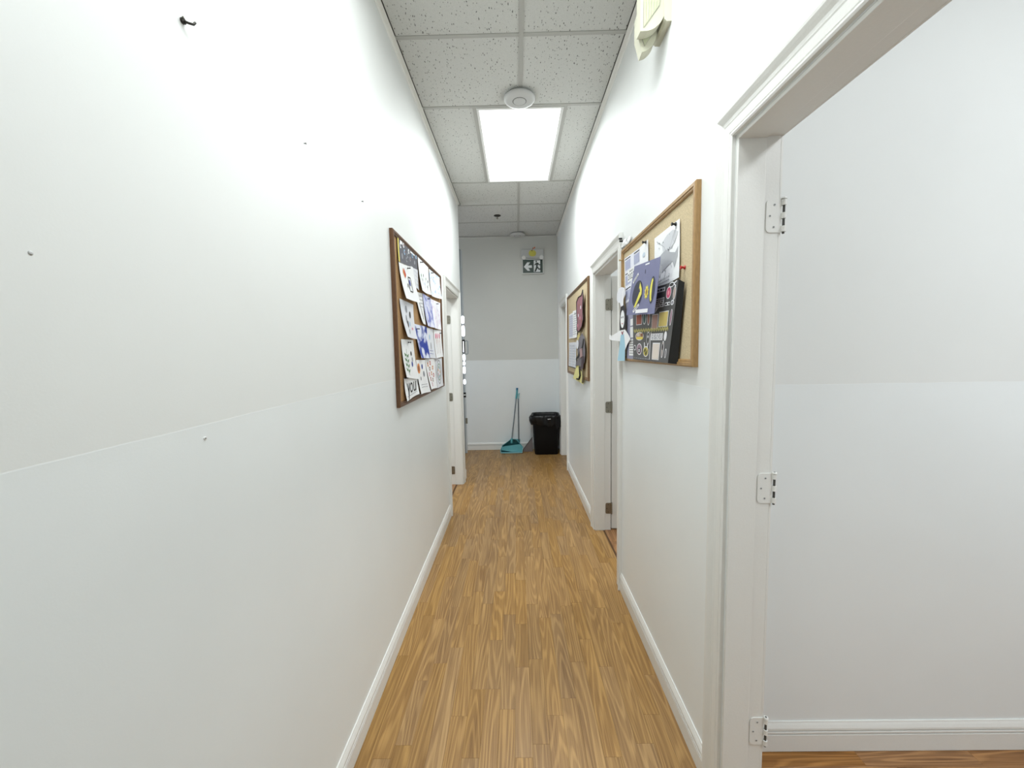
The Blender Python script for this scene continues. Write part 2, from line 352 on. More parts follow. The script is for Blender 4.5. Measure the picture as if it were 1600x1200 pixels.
b = MB(); b.box(-.672, .676, -1.6, 1.1, -.008, 0, M_FLOOR); b.box(-3.0, -.672, 4.62, YB, -.008, 0, M_FLOOR)
o = b.build('floor_planks_beyond_view', floor); o['kind'] = 'stuff'; o.name = 'plank_field'
fl = MB(); fl.box(.690, 3.2, -1.7, 1.49, -.10, -.008, M_SUB)
floor2 = struct(fl.build('floor'), 'oak laminate floor of the side room, laid crosswise', 'floor')
lay(floor2, .690, 2.35, 1.06, 1.375, M_FLOORR, True, seed=5)
b = MB(); b.box(.69, 2.35, -1.6, 1.06, -.008, 0, M_FLOORR); b.box(2.35, 3.2, -1.6, 1.375, -.008, 0, M_FLOORR); b.build('plank_field', floor2)['kind'] = 'stuff'
fl = MB(); fl.box(.690, 2.6, 1.49, YB, -.10, -.008, M_SUB); floor3 = struct(fl.build('floor'), 'reddish laminate floor of the middle right room', 'floor')
lay(floor3, .690, 1.15, 2.3, 3.3, M_FLOORR, False, seed=6, lens=(.5, .7))
b = MB(); b.box(1.15, 2.6, 1.49, 4.8, -.008, 0, M_FLOORR); b.box(.69, 1.15, 3.3, YB, -.008, 0, M_FLOORR); b.box(.69, 1.15, 1.49, 2.3, -.008, 0, M_FLOORR); b.build('plank_field', floor3)['kind'] = 'stuff'
fl = MB(); fl.box(-3.1, -.690, 2.5, 4.56, -.10, -.008, M_SUB); floor4 = struct(fl.build('floor'), 'laminate floor of the left room', 'floor')
lay(floor4, -1.10, -.690, 3.5, 4.5, M_FLOORR, False, seed=8, lens=(.5, .7))
b = MB(); b.box(-3.0, -1.10, 2.6, 4.52, -.008, 0, M_FLOORR); b.build('plank_field', floor4)['kind'] = 'stuff'
b = MB(); b.box(.676, .690, -1.6, YB, -.008, .0015, M_SUB); b.box(-.690, -.672, 3.6, 4.39, -.008, .0015, M_SUB); struct(b.build('trim_1'), 'thin dark transition strips under the doorways', 'trim')

# ---------------------------------------------------------------- ceiling: slab, lay-in tiles, tees
b = MB(); b.box(-3.1, 3.3, -1.7, YB+.1, CZ+.05, CZ+.12, M_SLAB); ceil = struct(b.build('ceiling'), 'dropped ceiling of speckled acoustic tiles in a metal grid', 'ceiling')
XR, Y0, TS = .055, 2.842, .6096
ties = [Y0+k*TS for k in range(-7, 6)]
lights_k = (0, -5)            # bays that hold a two-bay light panel
tile_mesh = {}
def tile(x0, x1, y0, y1):
    w, d = round(x1-x0, 3), round(y1-y0, 3)
    if (w, d) not in tile_mesh:
        bb = MB(); bb.box(-w/2, w/2, -d/2, d/2, 0, .015, M_TILE); o = bb.build('t'); tile_mesh[(w, d)] = o.data; bpy.data.objects.remove(o); tile_mesh[(w, d)].name = 'ceiling_tile'
    o = bpy.data.objects.new('ceiling_tile', tile_mesh[(w, d)]); COL.objects.link(o); o.parent = ceil; o.location = ((x0+x1)/2, (y0+y1)/2, CZ+.003)
def tee(x0, x1, y0, y1):
    dz = .0006 if x1-x0 > .1 else 0
    bb = MB(); bb.box(x0, x1, y0, y1, CZ-.001+dz, CZ+.003, M_TEE); bb.build('grid_tee', ceil)
for i in range(-7, 6):
    a, c = Y0+i*TS, Y0+(i+1)*TS
    if i == 5: c = YB
    lx = L if a < 4.5 else -.80
    inl = i in (0, 1, -4, -3); G = .026
    if i in (1, -3): continue
    if inl: c = a+2*TS
    if inl:
        tile(lx+G, XR-TS/2, a, c); tile(XR+TS/2, R-G, a, c)
        for sx in (-1, 1): tee(XR+sx*TS/2-.012, XR+sx*TS/2+.012, a, c)
    else:
        cb_ = c-G if i == 5 else c; tile(lx+G, XR, a, cb_); tile(XR, R-G, a, cb_); tee(XR-.012, XR+.012, a, c)
    tee(lx, R, a-.012, a+.012)
for i in range(3, 6):                          # tiles over the side passage
    a, c = Y0+i*TS, min(Y0+(i+1)*TS, YB); a = max(a, 4.62)
    for x in (-2.0, -1.4): tile(x, x+.6, a, c)
    tile(-3.0, -2.0, a, c)
b = MB(); b.box(-3.0, -.80, 4.62, YB, CZ+.03, CZ+.05, M_TILE); b.box(R+T, 3.2, -1.6, 1.375, CZ, CZ+.05, M_TILE); b.box(R+T, 2.6, 1.49, YB, CZ, CZ+.05, M_TILE); b.box(-3.0, L-T, 2.6, 4.52, CZ, CZ+.05, M_TILE)
b.build('room_ceiling_panel', ceil)
def angle(name, pts):
    bb = MB(); bb.box(*pts, CZ-.002, CZ+.002, M_TEE); return bb.build(name, ceil)
bb = MB(); bb.box(L, L+.022, -1.6, 4.62, CZ-.004, CZ-.0012, M_ANG); bb.box(L, L+.002, -1.6, 4.62, CZ-.026, CZ-.004, M_ANG); bb.build('wall_angle', ceil)
bb = MB(); bb.box(R-.022, R, -1.6, YB, CZ-.004, CZ-.0012, M_ANG); bb.box(R-.002, R, -1.6, YB, CZ-.026, CZ-.004, M_ANG); bb.build('wall_angle', ceil)
bb = MB(); bb.box(-.80, R, YB-.022, YB, CZ-.004, CZ-.0012, M_ANG); bb.build('wall_angle', ceil)

def panel_light(y0, label, m=M_PANEL, x=XR, ly=2*TS, watts=PANEL_W, tint=(.93, .985, 1)):
    x0, x1, y1 = x-TS/2+.013, x+TS/2-.013, y0+ly
    r = tag(empty('ceiling_light', (x, (y0+y1)/2, CZ-.002)), label, 'ceiling light')
    bb = MB(); w = .018; y0 += .013; y1 -= .013
    prof = [(0, .0), (0, -.003), (.003, -.005), (w-.002, -.005), (w, -.003), (w, .012), (0, .012)]
    fr = []
    for px, py, ux, uy in ((x0, y0, 1, 1), (x1, y0, -1, 1), (x1, y1, -1, -1), (x0, y1, 1, -1), (x0, y0, 1, 1)):
        fr.append(((px, py, CZ), (ux, uy, 0), (0, 0, 1)))
    bb.sweep(prof, fr, M_WHITEP); bb.build('light_frame', r)
    bb = MB(); bb.box(x0+w-.001, x1-w+.001, y0+w-.001, y1-w+.001, CZ-.001, CZ+.006, m); bb.build('diffuser', r)
    if watts:
        l = area('panel_lamp', (x, (y0+y1)/2, CZ-.008), (0, 0, -1), x1-x0-.06, y1-y0-.06, watts, tint); l.data.spread = math.radians(SPREAD)
    bb = MB(); bb.box(x0+.002, x1-.002, y0+.002, y1-.002, CZ+.0105, CZ+.045, M_GREYP); bb.build('housing', r)
    return r
panel_light(Y0, 'glowing rectangular light panel in the corridor ceiling beyond the round disc')
panel_light(Y0-4*TS, 'light panel in the corridor ceiling above the viewpoint, out of the frame', watts=25)
panel_light(.0-.75, 'cool light panel on the ceiling of the right side room, out of the frame', M_ROOMP, 2.0, watts=38, tint=(.92, .97, 1))
for lx_, ly_, rn in ((1.65, 2.6, 'middle right room'), (-1.7, 3.0, 'left room')):  # unseen panels added to brighten the leaf and jambs in these rooms
    panel_light(ly_, 'added light panel brightening the %s, out of the frame' % rn, M_ROOMP, lx_, watts=28)

# ---------------------------------------------------------------- baseboards
BP = [(0, 0), (.011, 0), (.012, .002), (.012, .064), (.0045, .0665), (.0045, .0690), (.0125, .0705), (.0125, .076), (.0055, .078), (.0055, .0805), (.0125, .083), (.012, .090), (.008, .100), (.005, .106), (.004, .110), (0, .110)]
def base(name, p0, p1, nrm, label, dz=0):
    bb = MB(); fr = [((p[0], p[1], .0008), nrm, (0, 0, 1)) for p in (p0, p1)]
    bb.sweep(BP, fr, M_TRIM); return struct(bb.build(name), label, 'baseboard')
CW = .075
base('baseboard_left', (L, -1.6), (L, D0[0]-CW), (1, 0, 0), 'white moulded baseboard along the near left wall')
base('baseboard_left', (L, D0[1]+CW), (L, 4.62), (1, 0, 0), 'short white baseboard between left doorway and wall end')
base('baseboard_right', (R, D1[1]+CW+.015), (R, D2[0]-CW), (-1, 0, 0), 'white baseboard between the nearest and middle right doorways')
base('baseboard_right', (R, D2[1]+CW), (R, D3[0]-CW), (-1, 0, 0), 'white baseboard between the middle and farthest right doorways')
base('baseboard_right', (R, -1.6), (R, D1[0]-CW), (-1, 0, 0), 'white baseboard behind the viewpoint')
base('baseboard_back', (-3.0, YB), (R-.012, YB), (0, -1, 0), 'white moulded baseboard along the far end wall')
base('baseboard_room', (R+T+.085, 1.375), (3.2, 1.375), (0, -1, 0), 'white moulded baseboard along the side room wall')

# ---------------------------------------------------------------- door frames
CP = [(0, 0), (0, .010), (.005, .0125), (.009, .0125), (.010, .0095), (.013, .0095), (.014, .0115), (.034, .0135), (.038, .0150), (.039, .0115),
      (.043, .0105), (.050, .0125), (.058, .0175), (.066, .0215), (.072, .0225), (.075, .0215), (.077, .017), (.078, .0)]
def hinge(parent, x, y, z, sx, painted, hgt=.089):
    """leaf on the far jamb (a plane of constant y facing -y), knuckles at the room edge x"""
    m = M_TRIM if painted else M_NICKEL
    bb = MB(); w = .034; r = .012; x1 = x-sx*w
    pts = []
    for cx, cz, a0 in ((x1+sx*r, z+hgt/2-r, 90), (x1+sx*r, z-hgt/2+r, 180)):
        for k in range(6):
            a = math.radians(a0+k*18); pts.append((cx+sx*math.cos(a)*r, y-.0025, cz+math.sin(a)*r))
    pts += [(x+sx*.008, y-.0025, z-hgt/2), (x+sx*.008, y-.0025, z+hgt/2)]
    bb.prism(pts, (0, .003, 0), m); h = bb.build('hinge', parent)
    for px, pz in ((x-sx*.012, .030), (x-sx*.024, 0), (x-sx*.013, -.030)):
        s = MB(); s.cyl((px, y-.0032, z+pz), (px, y-.002, z+pz), .0035, .0035, M_SLOT if not painted else M_GREYP, 10)
        s.cyl((px, y-.0036, z+pz), (px, y-.002, z+pz), .0016, .0016, M_SLOT, 8); s.build('screw', h)
    k = MB(); kx, ky = x+sx*.013, y-.004
    for i in range(5):
        z0 = z-hgt/2+i*hgt/5+.0012
        if painted and i in (1, 3): continue
        k.cyl((kx, ky, z0), (kx, ky, z0+hgt/5-.0024), .0062, .0062, m, 12)
        if not painted or i in (0, 2, 4): k.box(kx-sx*.012, kx, ky+.002, ky+.0045, z0, z0+hgt/5-.0024, m)
    k.cyl((kx, ky, z-hgt/2-.004), (kx, ky, z+hgt/2+.004), .0032, .0032, M_DARKM if not painted else M_SLOT, 10)
    k.cyl((kx, ky, z+hgt/2), (kx, ky, z+hgt/2+.004), .0075, .006, m, 12); k.build('hinge_knuckle', h)
    return h
def door_set(name, xw, sgn, y0, y1, label, painted=False, hinges=(1.825, 1.032, .249), slab=None, room_case=True):
    """xw: corridor face of the wall; sgn: +1 when the wall body lies towards +x"""
    r = struct(empty(name, (xw, (y0+y1)/2, 0)), label, 'doorway')
    xr_ = xw+sgn*T
    bb = MB(); j = .006   # jamb boards lining the opening, stop at .075 from the corridor face
    xs = xw+sgn*.076
    bb.box(xw, xr_, y1-.001, y1+.0, 0, DH, M_TRIM)
    o = bb
    o = MB(); o.box(xw+sgn*.0, xs, y1-.010, y1, 0.0005, DH, M_TRIM, .0015); o.box(xs, xr_, y1-.0015, y1+.0, 0.0005, DH, M_TRIM); o.build('door_jamb', r)
    o = MB(); o.box(xw, xs, y0, y0+.010, 0.0005, DH, M_TRIM, .0015); o.box(xs, xr_, y0, y0+.0015, 0.0005, DH, M_TRIM); o.build('door_jamb', r)
    o = MB(); o.box(xw, xs, y0+.010, y1-.010, DH-.010, DH, M_TRIM, .0015); o.box(xs, xr_, y0+.0015, y1-.0015, DH-.0015, DH, M_TRIM); o.build('door_head', r)
    for side, xx, nv in ((0, xw, -sgn), (1, xr_, sgn)):
        if side == 1 and not room_case: continue
        sb = .004 if side == 0 else -.002
        c = MB(); a, bq, zt = y0-sb, y1+sb, DH+sb
        fr = [((xx, a, .0005), (0, -1, 0), (nv, 0, 0)), ((xx, a, zt), (0, -1, 1), (nv, 0, 0)), ((xx, bq, zt), (0, 1, 1), (nv, 0, 0)), ((xx, bq, .0005), (0, 1, 0), (nv, 0, 0))]
        sc = 1.0 if side == 0 else .55
        c.sweep([(u, v*sc) for u, v in CP], fr, M_TRIM); c.build('door_casing', r)
    for z in hinges: hinge(r, xr_-sgn*.002, y1-.0015, z, sgn, painted)
    return r
d1 = door_set('door_1', R, 1, *D1, 'nearest right doorway, white casing with painted hinges and no door leaf', True, (1.816, 1.045, .279))
d2 = door_set('door_2', R, 1, *D2, 'middle right doorway with dark hinges and open white door', False, (1.80, 1.0, .18))
d3 = door_set('door_3', R, 1, *D3, 'farthest right doorway beside the black bin, in shade', False, (1.82,))
d0 = door_set('door_4', L, -1, *D0, 'left doorway with dark hinges beyond the left cork board', False, (1.80, .97, .16))
# open door leaf in the middle right room, swung square into the room on the far jamb
bb = MB(); xh = R+T+.014; yh = D2[1]+.006
bb.box(xh, xh+.70, yh, yh+.035, .008, 2.018, M_DOORP, .002); leaf = bb.build('door_panel', d2)
for z0, z1 in ((.22, .80), (.95, 1.85)):
    for x0 in (xh+.11, xh+.40):
        p = MB(); p.sweep([(0, 0), (0, .004), (.006, .006), (.012, .002), (.018, 0)], [((x0, yh, z0), (1, 0, 1), (0, -1, 0)), ((x0+.21, yh, z0), (-1, 0, 1), (0, -1, 0)), ((x0+.21, yh, z1), (-1, 0, -1), (0, -1, 0)), ((x0, yh, z1), (1, 0, -1), (0, -1, 0)), ((x0, yh, z0), (1, 0, 1), (0, -1, 0))], M_DOORP)
        p.build('panel_moulding', leaf)
k = MB(); k.lathe((xh+.64, yh-.001, .95), [(.026, 0), (.026, .006), (.011, .010), (.011, .030), (.024, .040), (.027, .052), (.018, .062)], M_NICKEL, 24, (0, -1, 0)); k.build('door_knob', leaf)
bb = MB(); xh = L-T-.014; yh = D0[1]+.006; bb.box(xh-.74, xh, yh, yh+.035, .008, 2.018, M_DOORP, .002); lf = bb.build('door_panel', d0)
k = MB(); k.lathe((xh-.68, yh-.001, .95), [(.026, 0), (.026, .006), (.011, .010), (.011, .030), (.024, .040), (.027, .052), (.018, .062)], M_NICKEL, 24, (0, -1, 0)); k.build('door_knob', lf)
bb = MB(); bb.box(R+.078, R+.113, D3[0]+.003, D3[1]-.003, .008, DH-.003, M_DOORP, .002); lf = bb.build('door_panel', d3)
k = MB(); k.lathe((R+.0775, D3[0]+.07, .95), [(.026, 0), (.026, .006), (.011, .010), (.011, .030), (.024, .040), (.027, .052), (.018, .062)], M_NICKEL, 24, (-1, 0, 0)); k.build('door_knob', lf)

# narrow glazed leaf beside the left end of the back wall, rounded panes lit by the passage's daylight
g = struct(empty('door_5', (-.80, 5.72, 0)), 'narrow grey glazed door edge at far left beside the back wall', 'door')
yf = 5.72
bb = MB(); bb.box(-.762, -.742, yf, yf+.045, .010, 2.86, M_ALU, .002); bb.build('door_stile', g)
bb = MB(); bb.box(-.742, -.722, yf+.006, yf+.04, .012, 2.84, mat('frosted_edge', (196, 202, 206), .3), .002); bb.build('door_edge', g)
def rpane(x0, x1, z0, z1):
    pts = []; r = (x1-x0)/2; cx = (x0+x1)/2
    for cz, a0 in ((z1-r, 0), (z0+r, 180)):
        for q in range(9):
            a = math.radians(a0+q*22.5); pts.append((cx+math.cos(a)*r, yf-.004, cz+math.sin(a)*r))
    p = MB(); p.prism(pts, (0, .010, 0), M_DAY); pn = p.build('pane', g)
    rim = MB(); pts2 = [Vector((cx+(q[0]-cx)*1.18, yf-.001, (z0+z1)/2+(q[2]-(z0+z1)/2)*(1+.18*r*2/(z1-z0)))) for q in pts]; rim.prism(pts2, (0, .004, 0), M_DARKM); rim.build('pane_rim', g)
for x0, x1, z1, z0 in ((-.754, -.712, 1.954, 1.842), (-.754, -.710, 1.822, 1.667), (-.750, -.712, 1.421, 1.330), (-.750, -.714, 1.322, 1.264), (-.752, -.713, 1.250, 1.148), (-.750, -.714, 1.071, .999)):
    rpane(x0, x1, z0, z1)
bb = MB(); bb.box(-.752, -.712, yf-.012, yf, 1.44, 1.625, M_DARKM, .003); bb.box(-.738, -.728, yf-.016, yf-.011, 1.45, 1.60, M_DAY, .002); bb.build('lock_plate', g)
bb = MB(); bb.tube([(-.714, yf-.003, 1.60), (-.690, yf-.006, 1.61), (-.672, yf-.010, 1.60), (-.672, yf-.012, 1.51), (-.672, yf-.010, 1.43), (-.690, yf-.006, 1.42), (-.714, yf-.003, 1.43)], .006, M_ALU); bb.build('pull_handle', g)
bb = MB(); bb.box(-.752, -.718, yf-.010, yf, .815, .885, M_BLACK, .002); bb.box(-.748, -.722, yf-.012, yf-.009, .842, .858, M_WHITEP); bb.build('latch', g)
bb = MB(); bb.box(-.735, -.705, yf-.012, yf, .44, .52, M_NICKEL, .003); bb.build('lower_bolt', g)

# ================================================================== CEILING AND WALL DEVICES
def disc(y, x, r, label):
    o = tag(empty('ceiling_disc', (x, y, CZ)), label, 'access point', None)
    b_ = MB(); b_.lathe((x, y, CZ-.002), [(r*.86, 0), (r*.93, .006), (r, .014), (r, .018), (r*.96, .024), (r*.80, .029), (r*.42, .031)], M_GREYP, 48, (0, 0, -1)); b_.build('cover', o)
    b_ = MB(); b_.lathe((x, y, CZ-.0325), [(r*.40, 0), (r*.40, .002), (r*.36, .0035)], M_GREYP, 40, (0, 0, -1)); b_.build('centre_button', o)
    b_ = MB(); b_.lathe((x, y, CZ-.0322), [(r*.44, 0), (r*.44, .0012)], M_SLOT, 40, (0, 0, -1)); b_.build('ring_gap', o)
disc(2.735, .050, .100, 'round white disc on the ceiling in front of the light panel')
disc(5.79, .046, .105, 'round white disc on the ceiling near the far end wall')
s = tag(empty('sprinkler', (-.196, 5.03, CZ)), 'small dark fire sprinkler head in the far ceiling tiles', 'sprinkler')
b = MB(); b.lathe((-.196, 5.03, CZ+.003), [(.042, 0), (.042, .004), (.030, .010), (.018, .012)], M_DARKM, 28, (0, 0, -1)); b.build('escutcheon', s)
b = MB(); b.cyl((-.196, 5.03, CZ-.008), (-.196, 5.03, CZ-.032), .006, .006, M_NICKEL, 12)
for a in range(8):
    t = a*math.pi/4; b.box(-.196+math.cos(t)*.012-.002, -.196+math.cos(t)*.012+.002, 5.03+math.sin(t)*.012-.002, 5.03+math.sin(t)*.012+.002, CZ-.036, CZ-.033, M_NICKEL)
b.cyl((-.196, 5.03, CZ-.031), (-.196, 5.03, CZ-.034), .013, .013, M_NICKEL, 16); b.build('sprinkler_head', s)

# emergency light, top right
e = tag(empty('emergency_light', (R, 1.75, 2.70)), 'cream twin head emergency light high on the right wall', 'emergency light')
b = MB()
pr = [(R, 2.694), (R-.020, 2.694), (R-.028, 2.702), (R-.028, 2.93), (R-.020, 2.938), (R, 2.938)]
b.prism([(x, 1.662, z) for x, z in pr], (0, .132, 0), M_CREAM); b.build('battery_case', e)
def lamp_head(y, out, lens, dy, depth, ribs):
    h = MB(); h.prism([(px, y, pz) for px, pz in out], (0, depth, dy), M_CREAM)
    h.tube([(px, y-.0005, pz) for px, pz in lens]+[(lens[0][0], y-.0005, lens[0][1])], .0012, M_GREYPAN, 6); ho = h.build('lamp_head', e)
    l = MB(); l.prism([(px, y-.003, pz) for px, pz in lens], (0, .004, 0), M_LENS)
    for p0, p1 in ribs: l.tube([(p0[0], y-.003, p0[1]), (p1[0], y-.003, p1[1])], .0016, M_LENS, 6)
    l.build('lens', ho); return ho
def arc(cx, cz, rx, rz, a0, a1, n=10): return [(cx+math.cos(math.radians(a0+(a1-a0)*k/n))*rx, cz+math.sin(math.radians(a0+(a1-a0)*k/n))*rz) for k in range(n+1)]
o1 = [(.496, 2.815), (.496, 2.664)]+arc(.512, 2.752, .080, .088, -82, 0)+[(.590, 2.815)]
ho = lamp_head(1.668, o1, [(.508, 2.808), (.508, 2.676), (.566, 2.752), (.572, 2.808)], .006, .050, [((.514+.010*k, 2.690+.013*k), (.514+.010*k, 2.80)) for k in range(5)])
k = MB(); k.cyl((R-.05, 1.70, 2.735), (R-.026, 1.70, 2.735), .009, .012, M_DARKM, 14); k.build('swivel', ho)
o2 = [(.502, 2.775), (.502, 2.694), (.520, 2.628)]+arc(.510, 2.700, .068, .072, -78, 0)+[(.578, 2.775)]
lamp_head(1.726, o2, [(.512, 2.765), (.512, 2.70), (.53, 2.65), (.565, 2.70), (.568, 2.765)], -.004, .045, [])

# exit sign with emergency unit above, on the end wall
x = tag(empty('exit_sign', (.26, YB, 2.54)), 'green running man exit sign with left arrow on the end wall', 'sign')
b = MB(); xs0, xs1, zs0, zs1 = .104, .412, 2.540, 2.756; yf2 = YB-.035
b.box(xs0, xs1, yf2, YB, zs0, zs1, mat('case_white', (214, 216, 212), .4), .004); b.build('sign_case', x)
b = MB(); b.box(xs0+.014, xs1-.014, yf2-.002, yf2+.001, zs0+.016, zs1-.016, mat('exit_green', (22, 52, 40), .35)); b.build('sign_face', x)
sw, sh = xs1-xs0-.028, zs1-zs0-.032
def sp(px, py): return (xs0+.014+px*sw, 0, zs0+.016+py*sh)
def flat(bq, pts, m, y=yf2-.0035, t=.0015): bq.prism([(sp(*p)[0], y, sp(*p)[2]) for p in pts], (0, t, 0), m)
b = MB(); wm = mat('sign_white', (236, 240, 240), .4)
flat(b, [(.05, .46), (.22, .80), (.37, .80), (.26, .56), (.45, .58), (.46, .38), (.27, .38), (.37, .16), (.24, .16)], wm); b.build('arrow', x)
b = MB(); flat(b, [(.55, .06), (.88, .06), (.88, .94), (.55, .94)], wm, yf2-.0028, .001); b.build('door_pictogram', x)
b = MB(); dk = mat('sign_dark', (16, 34, 28), .4); yq = yf2-.0045
hp = [(.68+math.cos(a*.5236)*.035, .85+math.sin(a*.5236)*.07) for a in range(12)]
flat(b, hp, dk, yq)
for pl in ([(.60, .55), (.585, .62), (.68, .76), (.76, .76), (.85, .62), (.90, .66), (.89, .58), (.83, .55), (.77, .63), (.745, .48), (.82, .32), (.97, .32), (.97, .22), (.80, .22), (.74, .34), (.66, .10), (.60, .06), (.585, .12), (.66, .40), (.675, .62)],):
    flat(b, pl, dk, yq)
b.build('running_figure', x)
e2 = tag(empty('emergency_unit', (.255, YB, 2.77)), 'pale grey emergency light unit directly above the exit sign', 'emergency light')
b = MB(); b.box(.098, .412, YB-.045, YB, 2.760, 2.885, M_GREYP, .006); b.build('unit_case', e2)
for cx in (.135, .378):
    b = MB(); b.lathe((cx, YB-.040, 2.777), [(.014, 0), (.018, .012), (.030, .028), (.030, .040), (.024, .043)], M_WHITEP, 24, (-.1 if cx < .2 else .1, -1, -.45)); b.build('lamp_head', e2)
a_ = tag(empty('paper_apple', (.255, YB-.046, 2.80)), 'yellow paper apple with reddish stem stuck above the exit sign', 'paper cutout')
b = MB(); pts = []
for q in range(28):
    t = q*2*math.pi/28; rr = .046*(1+.14*math.cos(2*t+.2)-.10*math.exp(-((t-math.pi/2)/.35)**2)); pts.append((.255+math.cos(t)*rr, YB-.048, 2.826+math.sin(t)*rr*1.12))
b.prism(pts, (0, .002, 0), mat('yellow_paper', (206, 200, 96), .8)); b.build('apple_body', a_)
b = MB(); b.prism([(.252, YB-.049, 2.868), (.258, YB-.049, 2.868), (.268, YB-.049, 2.905), (.262, YB-.049, 2.908)], (0, .002, 0), ink((150, 70, 50)))
b.prism([(.26, YB-.0485, 2.885), (.285, YB-.0485, 2.915), (.30, YB-.0485, 2.905), (.285, YB-.0485, 2.888)], (0, .001, 0), ink((214, 128, 100))); b.build('stem', a_)
b = MB(); b.prism([(.24, YB-.0492, 2.862), (.25, YB-.0492, 2.872), (.256, YB-.0492, 2.860), (.248, YB-.0492, 2.85)], (0, .001, 0), ink((40, 34, 20))); b.build('pip', a_)

# ================================================================== CLEANING THINGS AT THE FAR END
# bin: tapered rounded-square tub with a liner folded over the rim
def rsq(hw, hd, r, n=6):
    pts = []
    for cx, cy, a0 in ((hw-r, hd-r, 0), (-hw+r, hd-r, 90), (-hw+r, -hd+r, 180), (hw-r, -hd+r, 270)):
        for q in range(n+1):
            a = math.radians(a0+q*90/n); pts.append((cx+math.cos(a)*r, cy+math.sin(a)*r))
    return pts
bn = tag(empty('trash_bin', (.418, 5.70, 0)), 'black bin with black liner folded over its rim, in the far right corner', 'bin')
BX, BY = .402, 5.745
b = MB(); rings = [(0.001, .158, .135), (.01, .162, .14), (.25, .174, .155), (.50, .186, .170), (.52, .190, .174), (.535, .190, .174)]
vs = []; n = 28
for z, hw, hd in rings: vs += [(BX+px, BY+py, z) for px, py in rsq(hw, hd, .04)]
fs = [(k*n+i, k*n+(i+1) % n, (k+1)*n+(i+1) % n, (k+1)*n+i) for k in range(len(rings)-1) for i in range(n)]+[tuple(range(n-1, -1, -1))]
b.add(vs, fs, M_BIN, True)
inn = [(BX+px, BY+py, z) for z in (.535, .10) for px, py in rsq(.184 if z > .5 else .168, .168 if z > .5 else .150, .038)]
b.add([(a_, b_, max(c_, .30)) for a_, b_, c_ in inn], [((i+1) % n, i, n+i, n+(i+1) % n) for i in range(n)]+[tuple(range(n, 2*n))], M_BIN); b.build('tub', bn, fix=False)
b = MB(); m_ = 96; prof = [(-.012, .40, 0), (-.006, .53, .2), (.004, .556, .4), (.010, .555, .7), (.014, .53, 1), (.015, .49, 1.3), (.016, .455, 1.5), (.017, .43, 1.7)]
vs = []
for j, (o_, z, am) in enumerate(prof):
    for i in range(m_):
        t = i/m_*2*math.pi; c, s_ = math.cos(t), math.sin(t)
        k_ = (abs(c)**5+abs(s_)**5)**(-1/5); hw, hd = .186+o_, .170+o_
        px, py = c*k_*hw, s_*k_*hd
        nz = noise.noise(Vector((c*4, s_*4, z*7)))*.012*am+noise.noise(Vector((c*14, s_*14, z*16)))*.007*am+math.sin(t*23)*.0025*am
        drop = (noise.noise(Vector((c*2.2+5, s_*2.2, 1)))*.06) if j >= 5 else 0
        bulge = 0
        if px < -.10 and py < .05: bulge = .045*max(0, 1-abs(j-4.5)/3.5)*(1-min(1, abs(py+.12)/.14))
        if px > .12 and j >= 4: drop -= .085; bulge = -.002*(j-4)
        px += (nz)*c-bulge; py += nz*s_
        py = min(max(py, -.200), .190); px = min(px, .208)
        vs.append((BX+px, BY+py, z+drop*(j-4)/3+noise.noise(Vector((c*6, s_*6, 9)))*.006*am))
b.add(vs, [(k*m_+i, k*m_+(i+1) % m_, (k+1)*m_+(i+1) % m_, (k+1)*m_+i) for k in range(len(prof)-1) for i in range(m_)], M_BAG, True); b.build('liner', bn, fix=False)
b = MB(); b.prism([(BX+.01, BY-.20, .515), (BX+.055, BY-.20, .52), (BX+.058, BY-.20, .51), (BX+.02, BY-.20, .505)], (0, .003, 0), M_GREYP); b.build('liner_tag', bn)

# grey panel standing on edge against the bin
b = MB(); gp = [(.074, .001), (.078, .035), (.212, .212), (.215, .001)]
b.prism([(px, 5.80, pz) for px, pz in gp], (0, .012, 0), M_GREYPAN)
for (p, q) in ((gp[1], gp[2]), (gp[0], gp[1])):
    b.tube([(p[0], 5.798, p[1]), (q[0], 5.798, q[1])], .004, M_DARKM, 8)
tag(b.build('grey_dustpan'), 'grey sloping flat dustpan standing on edge against the black bin', 'dustpan')

# teal lobby dustpan
dp = tag(empty('long_handled_dustpan', (-.08, 5.76, 0)), 'teal long handled dustpan leaning on the end wall', 'dustpan')
b = MB()
# hood: a shell whose open mouth faces front-down
out = [(-.243, .012), (-.245, .060), (-.215, .105), (-.150, .145), (-.095, .186), (-.020, .180), (.030, .125), (.073, .082), (.066, .012)]
nf = len(out); ys, yb = 5.735, 5.90
fr_ = [(u*.98-.002, ys+.0+max(0, v)*.35, v) for u, v in out]
bk = [(-.085+(u+.085)*.78, yb, v*.92) for u, v in out]
vs = [Vector(p) for p in fr_+bk]; fs = [(i, i+1, nf+i+1, nf+i) for i in range(nf-1)]+[tuple(range(nf, 2*nf))]
b.add(vs, fs, M_TEAL, False)
fp = [(-.236, 5.700, .004), (.058, 5.700, .004), (.062, 5.90, .012), (-.225, 5.90, .012)]
b.prism(fp, (0, 0, .004), M_TEAL)
b.prism([(-.238, 5.752, .040), (-.222, 5.765, .088), (.040, 5.775, .118), (.068, 5.765, .080), (.060, 5.745, .012), (-.060, 5.738, .012)], (0, .004, 0), M_TEAL); b.build('pan', dp)
b = MB(); b.tube([(-.240, 5.700, .010), (.060, 5.698, .010), (.072, 5.735, .080)], .006, M_TEALL, 8)
b.tube([(-.240, 5.700, .010), (-.247, 5.72, .045), (-.218, 5.77, .105), (-.150, 5.79, .147), (-.095, 5.80, .187), (-.02, 5.80, .182), (.03, 5.78, .128), (.072, 5.735, .080)], .005, M_TEAL, 8); b.build('rim', dp)
